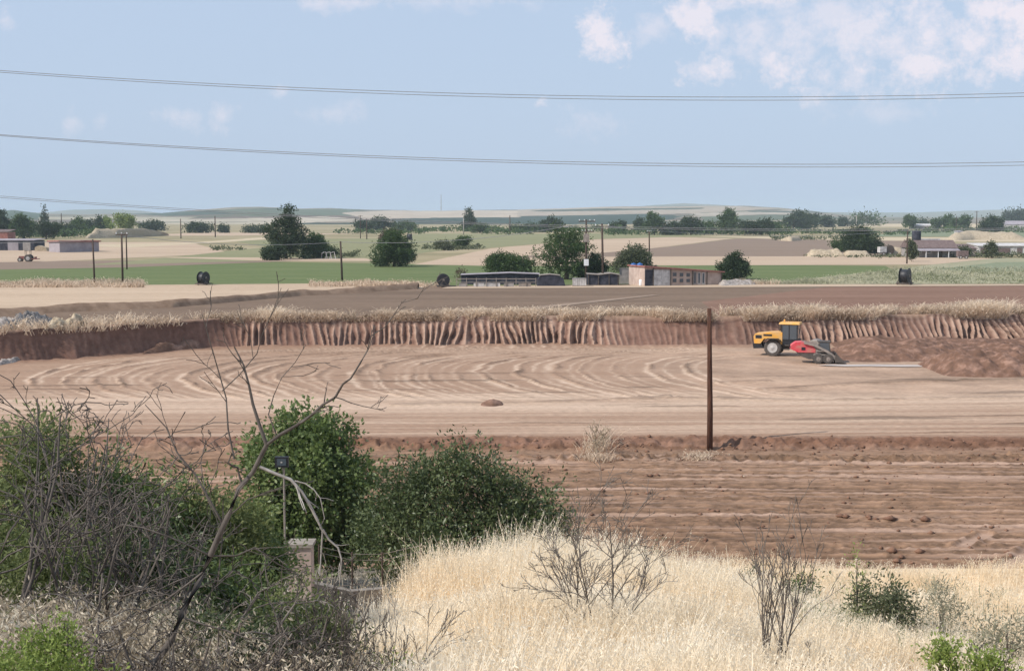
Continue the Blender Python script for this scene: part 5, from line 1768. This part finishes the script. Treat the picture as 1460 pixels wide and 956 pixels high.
def yellow_roller():
    b = at_z(1107, 507.5, 0)
    t = thing("road_roller", "yellow machine with a black cab parked behind the red loader", "roller", (b.x, b.y + .9, .02), rad(-20))
    # rear bonnet
    body = MB()
    prof = [(-1.55, .98), (-1.62, 1.55), (-1.50, 1.78), (-.3, 1.93), (.75, 1.98), (.75, .95), (.45, .95), (.1, 1.38), (-.75, 1.40), (-1.05, .98)]
    body.prism(prof, -.78, .78)
    bd = body.build("bonnet", M["yellow"], t)
    MB().box((-1.2, -.79, 1.55), (.5, .03, .26)).box((-1.2, .79, 1.55), (.5, .03, .26)).box((-.45, -.79, 1.70), (.7, .03, .14)).build("grille", M["black"], bd)
    MB().prism([(-1.62, .55), (-1.70, .98), (-.95, .98), (-.8, .6)], -.72, .72).build("counterweight", M["black"], t)
    MB().box((.6, 0, .78), (3.0, .7, .46)).build("chassis", M["dark_steel"], t)
    for sg in (-1, 1):
        wheel(t, (0, sg * .82, .68), .68, .5, rim=.64)
        MB().prism([(-.62, 1.2), (-.45, 1.44), (.45, 1.46), (.75, 1.2), (.6, 1.36), (.4, 1.40), (-.4, 1.38)], sg * 1.05 - .26, sg * 1.05 + .2).build("mudguard", M["black"], t)
    # cab
    cab = MB()
    for (x, y) in ((.62, -.72), (.62, .72), (2.05, -.70), (2.05, .70)):
        cab.box((x + (.06 if x < 1 else -.10), y, 1.95), (.10, .09, 1.35))
    cab.box((1.30, -.72, 1.95), (.08, .08, 1.35)).box((1.32, 0, 1.12), (1.55, 1.5, .46)).box((1.32, -.74, 1.32), (1.5, .05, .1)).box((1.32, .74, 1.32), (1.5, .05, .1))
    cb = cab.build("cab", M["black"], t)
    gl = MB()
    gl.box((.98, -.735, 1.98), (.56, .02, 1.16)).box((1.64, -.735, 1.98), (.58, .02, 1.16)).box((1.3, .735, 1.98), (1.3, .02, 1.16)).box((1.98, 0, 1.98), (.02, 1.32, 1.16)).box((.70, 0, 2.05), (.02, 1.32, 1.0))
    gl.build("glass", M["glass"], cb)
    MB().box((1.15, 0, 1.5), (.5, .5, .12)).box((.95, 0, 1.8), (.12, .5, .6)).build("seat", M["dark_steel"], cb)
    MB().box((1.30, 0, 2.69), (1.72, 1.62, .15), taper=.93).build("roof", M["yellow"], t)
    MB().lathe([(.07, 0), (.07, .16), (.03, .2)], (.75, .3, 2.76), "z", 10).build("beacon", M["yellow"], t)
    MB().box((2.2, -1.0, 2.1), (.05, .22, .42)).tube([(2.0, -.72, 2.3), (2.2, -1.0, 2.3)], .02, 5).build("mirror", M["black"], t)
    MB().tube([(.35, .45, 1.95), (.35, .45, 2.5)], .05, 8).build("exhaust", M["dark_steel"], t)
    # front frame and drum
    fr = MB()
    fr.box((2.5, 0, .86), (.7, .5, .5)).box((3.3, -1.05, .78), (1.9, .14, .34)).box((3.3, 1.05, .78), (1.9, .14, .34)).box((2.45, 0, .78), (.18, 2.2, .34)).box((4.2, 0, .78), (.16, 2.2, .34))
    fr.build("front_frame", M["yellow"], t)
    MB().lathe([(.62, -.96), (.70, -.95), (.70, .95), (.62, .96)], (3.35, 0, .70), "y", 28).build("drum", M["dust_grey"], t, True)
    MB().box((1.1, -.80, .55), (.5, .12, .06)).box((1.1, -.80, .9), (.5, .12, .06)).build("step", M["dark_steel"], t)


yellow_roller()


def red_loader():
    b = at_z(1126, 516.5, 0)
    sc = F / b.y
    t = thing("skid_loader", "red compact loader with a dusty bucket beside the earth heap", "loader", (b.x + 1.65, b.y, .02), rad(-8))
    body = MB().prism([(-1.62, 1.08), (-1.55, 1.38), (-1.20, 1.62), (-.75, 1.66), (.10, 1.34), (.32, 1.10), (.30, .82), (-1.0, .82)], -.62, .62)
    bd = body.build("engine_cover", M["red"], t)
    MB().box((-.62, -.625, 1.12), (.30, .02, .24)).box((-.62, .625, 1.12), (.30, .02, .24)).box((-1.58, 0, 1.15), (.06, .9, .2)).build("grille", M["black"], bd)
    MB().prism([(-1.15, .82), (-.75, .50), (-.2, .30), (1.55, .28), (1.62, .62), (.9, .82)], -.58, .58).build("chassis", M["dark_steel"], t)
    MB().prism([(.22, .62), (.10, 1.38), (.55, 1.36), (.75, .70)], -.60, .60).build("side_panel", M["dust_grey"], t)
    cab = MB()
    for sg in (-1, 1):
        cab.box((.62, sg * .48, 1.25), (.07, .07, .84)).box((1.42, sg * .48, 1.22), (.07, .07, .84), ry=-.12)
    cab.box((1.0, 0, 1.67), (.98, 1.06, .07)).box((1.05, 0, .80), (.95, 1.0, .16))
    cb = cab.build("cab", M["dark_steel"], t)
    MB().box((1.02, -.49, 1.25), (.74, .02, .70)).box((1.02, .49, 1.25), (.74, .02, .70)).box((.60, 0, 1.3), (.02, .9, .6)).build("glass", M["glass"], cb)
    MB().box((.9, 0, 1.0), (.4, .45, .12)).box((.74, 0, 1.22), (.1, .45, .45)).build("seat", M["black"], cb)
    for sg in (-1, 1):
        a = MB().prism([(-.62, 1.52), (-.55, 1.66), (.25, 1.50), (1.25, 1.02), (1.80, .62), (1.95, .32), (1.72, .30), (1.58, .56), (1.15, .86), (.2, 1.34)], sg * .72 - .07, sg * .72 + .07)
        a.build("lift_arm", M["dust_grey"], t)
        MB().tube([(.35, sg * .66, .95), (1.3, sg * .70, .92)], .045, 8).build("hydraulic_ram", M["dust_grey"], t)
        for x in (.52, 1.28):
            wheel(t, (x, sg * .74, .36), .36, .28, 18, .5, rim_mat="dust_grey")
    MB().box((.9, -.60, .66), (1.5, .10, .10)).box((.9, .60, .66), (1.5, .10, .10)).build("wheel_guard", M["dust_grey"], t)
    bk = MB().prism([(1.82, .06), (2.62, .05), (2.62, .09), (2.05, .14), (1.92, .34), (1.98, .74), (1.90, .78), (1.78, .40)], -.9, .9)
    for sg in (-1, 1):
        bk.prism([(1.84, .08), (2.6, .07), (2.2, .48), (1.96, .74)], sg * .9 - .02, sg * .9 + .02)
    bk.build("bucket", M["dark_steel"], t)


red_loader()


# ---- farmyard in the centre
def ppx(px, by, z=PLAIN_Z):
    p = at_z(px, by, z)
    return p, F / p.y


# red roofed shed
p0, s = ppx(919, 408)
p1, _ = ppx(1029, 406)
Ls = (p1 - p0).length
ang = math.atan2(p1.y - p0.y, p1.x - p0.x)
t = thing("farm_shed", "long patched shed with a sloping red sheet roof", "shed", p0, ang)
h0, h1, dp = 27 / s, 18 / s, 5.0
wall = MB().prism([(0, -.1), (Ls, -.1), (Ls, h1), (0, h0)], .0, dp)
w = wall.build("wall", M["tan_wall"], t)
MB().prism([(-.15, h0 + .02), (Ls + .3, h1 + .0), (Ls + .3, h1 + .16), (-.15, h0 + .2)], -.35, dp + .2).build("roof", M["red_roof"], t)
for k, (x0, x1, mt) in enumerate(((.05, 1.15, "dark_net"), (1.25, 2.35, "dirty_white"), (2.38, 3.65, "dirty_white"))):
    MB().box(((x0 + x1) / 2, -.04, h0 * .44), (x1 - x0, .06, h0 * .86)).build("panel", M[mt], t)
xx = 3.95
for k in range(3):
    for zz in (.32, .68):
        fx = xx + k * .98
        hh = (h0 + (h1 - h0) * fx / Ls)
        fw = MB().box((fx + .35, -.03, hh * zz), (.62, .05, hh * .27)).build("window", M["tan_wall"], t)
        MB().box((fx + .35, -.062, hh * zz), (.52, .012, hh * .22)).build("pane", M["glass"], fw)
for k in range(3):
    fx = 7.05 + k * .62
    hh = (h0 + (h1 - h0) * fx / Ls)
    fw = MB().box((fx + .2, -.03, hh * .5), (.44, .05, hh * .84)).build("door", M["dirty_white"] if k else M["grey_wall"], t)
    MB().box((fx + .2, -.062, hh * .5), (.26, .012, hh * .7)).build("pane", M["glass"], fw)
for k, fx in enumerate((1.2, 3.7, 6.9, 9.0, Ls - .1)):
    hh = (h0 + (h1 - h0) * fx / Ls)
    MB().box((fx, -.12, hh / 2), (.10, .10, hh)).build("post", M["bark"], t)

# grey wall yard with blue tanks
pg, s = ppx(884, 405)
t = thing("yard_wall", "grey block wall behind which the blue tanks stand", "wall", (pg.x, pg.y + 1, PLAIN_Z))
MB().box((1.65, 0, 1.0), (3.3, .25, 2.1)).box((1.65, -.02, 2.08), (3.4, .34, .08)).box((1.1, -.18, .45), (1.9, .14, .9)).build("wall", M["grey_wall"], t)
for k, (px, lb) in enumerate(((905, "blue plastic water tank behind the grey yard wall, left one"), (914, "blue plastic water tank against the end of the red roofed shed"))):
    q, s = ppx(px, 405)
    tk = thing("water_tank", lb, "water tank", (q.x, q.y + 2.2, PLAIN_Z), 0, "blue water tanks by the shed")
    MB().lathe([(.40, 1.9), (.42, 1.95), (.42, 2.55), (.38, 2.68), (.12, 2.76), (.12, 2.82), (.02, 2.82)], (0, 0, 0), "z", 16).build("barrel", M["blue"], tk, True)
    MB().box((0, 0, 1.84), (.9, .9, .1)).box((-.36, -.36, .9), (.1, .1, 1.8)).box((.36, -.36, .9), (.1, .1, 1.8)).box((-.36, .36, .9), (.1, .1, 1.8)).box((.36, .36, .9), (.1, .1, 1.8)).build("stand", M["dark_steel"], tk)
q, s = ppx(913, 407)
t = thing("white_tank", "small white upright tank before the dark end of the shed", "tank", (q.x, q.y - .8, PLAIN_Z))
MB().lathe([(.24, 0), (.26, .05), (.26, .75), (.2, .82), (.02, .84)], (0, 0, 0), "z", 14).build("barrel", M["white"], t, True)
q, s = ppx(826, 408)
t = thing("cube_tank", "white square liquid tank between the dark tarpaulin heap and net shed", "tank", q)
MB().box((0, 0, .60), (1.75, 1.1, .9)).build("tank", M["dirty_white"], t)
cg = MB()
for k in range(7):
    cg.box((-.87 + k * .29, -.565, .6), (.03, .02, .92))
cg.box((0, -.565, 1.05), (1.8, .03, .03)).box((0, 0, .08), (1.85, 1.2, .14)).build("cage", M["dust_grey"], t)

# net shed
q0, s = ppx(838, 407)
t = thing("net_shed", "low dark shed hung with shade netting", "shed", q0)
MB().prism([(0, 0), (4.1, 0), (4.15, 1.35), (3.0, 1.55), (1.4, 1.38), (0, 1.5)], 0, 3.2).build("net_wall", M["dark_net"], t)
MB().prism([(-.1, 1.50), (1.4, 1.40), (3.0, 1.58), (4.3, 1.36), (4.3, 1.42), (3.0, 1.66), (1.4, 1.47), (-.1, 1.57)], -.2, 3.4).build("roof", M["dust_grey"], t)
for x in (0.1, 1.4, 2.8, 4.0):
    MB().box((x, -.08, .75), (.08, .08, 1.5)).build("post", M["bark"], t)

# tarpaulin heap
q0, s = ppx(786, 408)
rngh = np.random.default_rng(31)
t = thing("tarpaulin_heap", "dark heap under a torn tarpaulin left of the white square tank", "heap", q0)
mb = MB()
mb.prism([(-1.85, 0), (-1.75, .95), (-1.3, 1.38), (-.2, 1.5), (1.0, 1.35), (1.6, .95), (1.85, 0)], 0, 2.6)
mb.build("tarpaulin", M["dark_net"], t)
MB().prism([(-1.6, 1.40), (-.2, 1.53), (1.2, 1.38), (1.2, 1.43), (-.2, 1.60), (-1.6, 1.46)], -.1, 2.2).build("cover_sheet", M["dust_grey"], t)

# long frame fence / pens
q0, s = ppx(651, 409)
q1, _ = ppx(764, 409)
Lf = (q1 - q0).length
t = thing("pen_fence", "long low fence of pale boards and grey rails along the lane", "fence", q0)
for k in range(9):
    MB().box((k * Lf / 8, 0, .58), (.09, .09, 1.2)).build("post", M["dust_grey"], t)
MB().box((Lf / 2, 0, 1.05), (Lf, .05, .09)).build("rail", M["dust_grey"], t)
MB().box((Lf / 2, 0, .62), (Lf, .05, .06)).build("rail", M["dust_grey"], t)
for (a, b_, mt) in ((.3, 1.4, "grey_wall"), (2.2, 3.6, "dirty_white"), (3.7, 5.6, "dirty_white"), (6.1, 7.4, "grey_wall"), (8.0, 9.6, "dust_grey")):
    MB().box(((a + b_) / 2, .08, .28), (b_ - a, .05, .52)).build("board", M[mt], t)
q2, _ = ppx(652, 407)
t = thing("netting_frame", "low tunnel frame with grey shade cloth behind the pale board fence", "frame", (q2.x + .4, q2.y + 3, PLAIN_Z))
MB().prism([(0, 0), (10.4, 0), (10.4, 1.35), (6.5, 1.5), (0, 1.25)], 0, 3.0).build("cloth", M["dark_net"], t)
MB().prism([(-.1, 1.26), (6.5, 1.52), (10.5, 1.37), (10.5, 1.42), (6.5, 1.58), (-.1, 1.32)], -.3, 3.2).build("top_sheet", M["lilac_wall"], t)
bq, s = ppx(656, 401)
t = thing("shrub", "small reddish dry bush right of the face on hose reel", "shrub", bq)
crown(t, [(0, 0, .75, .75, .7, .6), (.4, 0, .6, .5, .5, .5)], 420, .22, M["leaf_brown"], 91)


# ---- buildings at the left
def simple_shed(label, px0, px1, by, h_px, depth, wall_m, roof_m, name="farm_shed", roof="mono", doors=(), rz=0.0, group=None, hip=.25):
    a, s = ppx(px0, by)
    b, _ = ppx(px1, by)
    L = (b - a).length
    H = h_px / s
    t = thing(name, label, "shed" if "shed" in label or "barn" in label else "house", a, rz, group)
    w = MB().prism([(0, -.1), (L, -.1), (L, H), (0, H)], 0, depth).build("wall", M[wall_m], t)
    e = .25
    if roof == "mono":
        MB().prism([(-e, H + .01), (depth + e, H + hip), (depth + e, H + hip + .14), (-e, H + .15)], -e, L + e, "x").build("roof", M[roof_m], t)
        bpy.context.view_layer.update()
    else:
        MB().prism([(-e, H + .01), (depth + e, H + .01), (depth / 2, H + hip)], -e, L + e, "x").build("roof", M[roof_m], t)
    for (f0, f1, hf, mt, nm) in doors:
        d = MB().box((L * (f0 + f1) / 2, -.03, H * hf / 2 if nm == "door" else H * .55), (L * (f1 - f0), .06, H * hf)).build(nm, M[mt], t)
        if nm == "window":
            MB().box((L * (f0 + f1) / 2, -.065, H * .55), (L * (f1 - f0) * .8, .012, H * hf * .8)).build("pane", M["glass"], d)
    return t


a, s = ppx(70, 359)
t = thing("barn", "lilac grey sheet metal barn with a thin pinkish roof edge", "barn", a, 0)
W1, W2, H = 26 / s, 42 / s, 14.2 / s
MB().add([(0, 0, -.1), (W1, -6, -.1), (W1 + W2, 2, -.1), (W2, 8, -.1), (0, 0, H), (W1, -6, H * 1.04), (W1 + W2, 2, H * .98), (W2, 8, H)],
         [(0, 1, 5, 4), (1, 2, 6, 5), (2, 3, 7, 6), (3, 0, 4, 7)]).build("wall", M["lilac_wall"], t)
MB().add([(-.5, 0, H + .02), (W1, -6.6, H * 1.04 + .02), (W1 + W2 + .6, 2, H * .98 + .02), (W2, 8.5, H + .02), (-.5, 0, H + .35), (W1, -6.6, H * 1.04 + .35), (W1 + W2 + .6, 2, H * .98 + .35), (W2, 8.5, H + .35)],
         [(3, 2, 1, 0), (4, 5, 6, 7), (0, 1, 5, 4), (1, 2, 6, 5), (2, 3, 7, 6), (3, 0, 4, 7)]).build("roof", M["red_roof"], t)
simple_shed("long low slate blue shed at the left edge", -60, 48, 357, 14, 9, "dark_net", "lilac_wall", doors=((.42, .52, .8, "lilac_wall", "door"), (.66, .80, .85, "lilac_wall", "door"), (.86, .96, .85, "grey_wall", "door")))
simple_shed("small red shed standing behind the long slate blue shed", -20, 11, 345, 14, 8, "red_roof", "brown_roof", doors=((.2, .5, .6, "brown_roof", "door"),), hip=.8)
q, s = ppx(58, 358)
t = thing("feed_trough", "pale heap of feed sacks between the slate shed and the barn", "heap", q)
MB().prism([(-1.6, 0), (-1.5, 1.0), (-.6, 1.45), (.5, 1.2), (1.4, .9), (1.6, 0)], 0, 2.2).build("sacks", M["straw_heap"], t)

# small tractor at the left
q, s = ppx(37, 373)
t = thing("tractor", "small rust red tractor with a dark frame in the far left field", "tractor", q, rad(185))
MB().box((.55, 0, .85), (1.5, .6, .55)).build("bonnet", M["red_roof"], t)
MB().box((-.5, 0, 1.0), (1.0, .9, .5)).build("body", M["dark_steel"], t)
cf = MB()
for (x, y) in ((-.95, -.5), (-.95, .5), (0, -.5), (0, .5)):
    cf.box((x, y, 1.65), (.07, .07, 1.1))
cf.box((-.47, 0, 2.22), (1.15, 1.2, .08)).build("roll_frame", M["dark_steel"], t)
for sg in (-1, 1):
    wheel(t, (-.6, sg * .75, .72), .72, .4, 18)
    wheel(t, (1.05, sg * .6, .42), .42, .28, 16)
MB().box((-1.9, 0, .55), (1.2, 2.0, .14)).box((-1.9, 0, .8), (.1, 1.9, .4)).build("implement", M["red_roof"], t)

# ---- farmhouse at the right
a, s = ppx(1302, 367)
L = 62 / s
t = thing("farmhouse", "low farmhouse with a long brown roof and a dark rooftop tank", "house", a, rad(1))
Hh = 13 / s
MB().prism([(0, -.1), (L, -.1), (L, Hh), (0, Hh)], 0, 9).build("wall", M["grey_wall"], t)
MB().prism([(-1.9, Hh * .72), (-1.9, Hh * .80), (.2, Hh + .05), (.2, Hh - .08)], -.3, L + .2, "x").build("porch_roof", M["lilac_wall"], t)
MB().prism([(-.3, Hh + .06), (9.3, Hh + .06), (6.0, Hh + 1.75), (3.4, Hh + 1.75)], -.3, L + .3, "x").build("roof", M["brown_roof"], t)
for k, x in enumerate((.02, .24, .52, .76, .98)):
    MB().box((L * x, -1.7, Hh * .37), (.14, .14, Hh * .74)).build("post", M["white"], t)
for (x, wv, hv, nm) in ((.14, 1.0, 1.1, "window"), (.36, 1.0, 1.1, "window"), (.62, .9, 2.0, "door"), (.86, 1.0, 1.1, "window")):
    f = MB().box((L * x, -.03, 1.5 if nm == "window" else 1.0), (wv, .06, hv)).build(nm, M["white"] if nm == "window" else M["bark"], t)
    if nm == "window":
        MB().box((L * x, -.065, 1.5), (wv * .8, .012, hv * .8)).build("pane", M["glass"], f)
MB().lathe([(.95, Hh + 1.7), (1.0, Hh + 1.8), (1.0, Hh + 3.6), (.85, Hh + 3.8), (.3, Hh + 3.95), (.02, Hh + 3.95)], (L * .21, 4.6, 0), "z", 16).build("water_tank", M["dark_net"], t, True)
MB().box((L * .55, 7.5, Hh + 1.4), (6, .4, 1.2)).build("parapet", M["dirty_white"], t)
simple_shed("small annex house with a reddish roof right of the brown roofed farmhouse", 1366, 1392, 366, 11, 6, "tan_wall", "brown_roof", "annex", hip=.9, doors=((.42, .62, .75, "dark_net", "door"),))
q, s = ppx(1372, 369)
t = thing("cart", "dark box trailer parked in front of the annex house", "trailer", q)
MB().box((0, 0, 1.1), (2.2, 1.4, 1.3)).build("box", M["brown_roof"], t)
wheel(t, (-.6, -.72, .36), .36, .2, 14)
wheel(t, (.6, -.72, .36), .36, .2, 14)
simple_shed("long white walled shed at the right edge", 1395, 1520, 362, 11, 8, "dirty_white", "dirty_white", doors=((.02, .14, .8, "brown_roof", "door"), (.22, .36, .8, "brown_roof", "door"), (.44, .5, .8, "brown_roof", "door")), hip=.5)
simple_shed("far pale house under the cypress row", 1432, 1520, 327, 7, 14, "dirty_white", "lilac_wall", "farmhouse", hip=2.5, roof="gable")
simple_shed("far small white shed left of the thick dark tree", 1366, 1374, 335, 4.5, 6, "dirty_white", "lilac_wall", hip=.4)
simple_shed("far long grey shed with pale roof left of the three trees", 1303, 1342, 326, 4.0, 12, "grey_wall", "dirty_white", hip=1.4)
q, s = ppx(1262, 364)
t = thing("drum_reel", "white sheeted reel wagon beside the straw stacks", "wagon", q, rad(10))
MB().box((-.8, 0, 1.35), (1.6, 1.6, 1.3)).build("box", M["dirty_white"], t)
MB().lathe([(1.0, -.55), (1.18, -.5), (1.18, .5), (1.0, .55)], (.9, 0, 1.25), "y", 20).build("coil", M["bark"], t)
wheel(t, (-.8, -.85, .4), .4, .22, 14)
wheel(t, (.8, -.85, .4), .4, .22, 14)
q, s = ppx(426, 371)
t = thing("hay_feeder", "pale arched frame under the round tree by the tallest tree", "frame", at_z(464, 369))
for k in range(3):
    MB().tube([(-.9 + k * .9, 0, 0), (-.7 + k * .9, 0, 1.3), (.1 + k * .9, 0, 1.5), (.4 + k * .9, 0, 0)], .09, 6).build("hoop", M["dirty_white"], t)

# ---- things near the big bush
fl = at_d(402, 658, 30)
gz = hz(fl.x, 30)
t = thing("floodlight", "black square floodlight on a thin pole among the green leaves", "floodlight", (fl.x, 30, gz))
hh = fl.z - gz
MB().box((0, 0, hh), (.29, .10, .23)).build("housing", M["black"], t)
MB().box((0, -.055, hh), (.20, .012, .15)).build("lens", M["glass"], t)
MB().box((0, -.062, hh), (.035, .01, .03)).build("lamp_chip", M["rim"], t)
MB().tube([(.03, .06, -.2), (.03, .06, hh - .15)], .022, 8).tube([(.03, .06, hh - .25), (0, 0, hh - .1)], .018, 6).build("pole", M["dust_grey"], t)

wc = at_d(430, 812, 31.5)
t = thing("pillar", "pale plastered pillar with a flat cap beside the wire fence", "pillar", (wc.x, 31.5, hz(wc.x, 31.5)))
topz = at_d(430, 776, 31.5).z - hz(wc.x, 31.5)
MB().box((0, 0, topz / 2 - .1), (.50, .5, topz + .2)).build("shaft", M["tan_wall"], t)
MB().box((0, 0, topz + .035), (.60, .6, .08)).build("cap", M["concrete"], t)

p = [at_d(px, 820, D) for px, D in ((446, 32), (500, 32.4), (548, 33.2))]
t = thing("kerb_wall", "low pale concrete edging at the foot of the big dark bush", "edging", (p[0].x, p[0].y, hz(p[0].x, p[0].y)))
mb = MB()
for i in range(2):
    a, b = p[i], p[i + 1]
    za, zb = hz(a.x, a.y) - t.location.z, hz(b.x, b.y) - t.location.z
    A, B = Vector((a.x - p[0].x, a.y - p[0].y, za)), Vector((b.x - p[0].x, b.y - p[0].y, zb))
    n = Vector((0, .22, 0))
    top = Vector((0, 0, .42))
    mb.add([A - top, B - top, B + n - top, A + n - top, A + top, B + top, B + n + top, A + n + top], [(0, 1, 5, 4), (1, 2, 6, 5), (2, 3, 7, 6), (3, 0, 4, 7), (4, 5, 6, 7)])
mb.build("edging", M["concrete"], t)

f0 = [(455, 34), (502, 34.3), (545, 34.6), (600, 35)]
a = at_d(455, 800, 34)
t = thing("wire_fence", "thin rusty wire fence in front of the big dark bush", "fence", (a.x, a.y, hz(a.x, a.y)))
tops = []
for px, D in f0:
    q = at_d(px, 800, D)
    z = hz(q.x, q.y)
    o = Vector((q.x - a.x, q.y - a.y, z - t.location.z))
    MB().tube([o + Vector((0, 0, -.2)), o + Vector((0, 0, 1.35))], .026, 6).build("post", M["far_pole"], t)
    tops.append(o)
for hgt in (.25, .55, .85, 1.15, 1.3):
    MB().tube([o + Vector((0, 0, hgt)) for o in tops], .006, 4).build("strand", M["dust_grey"], t)
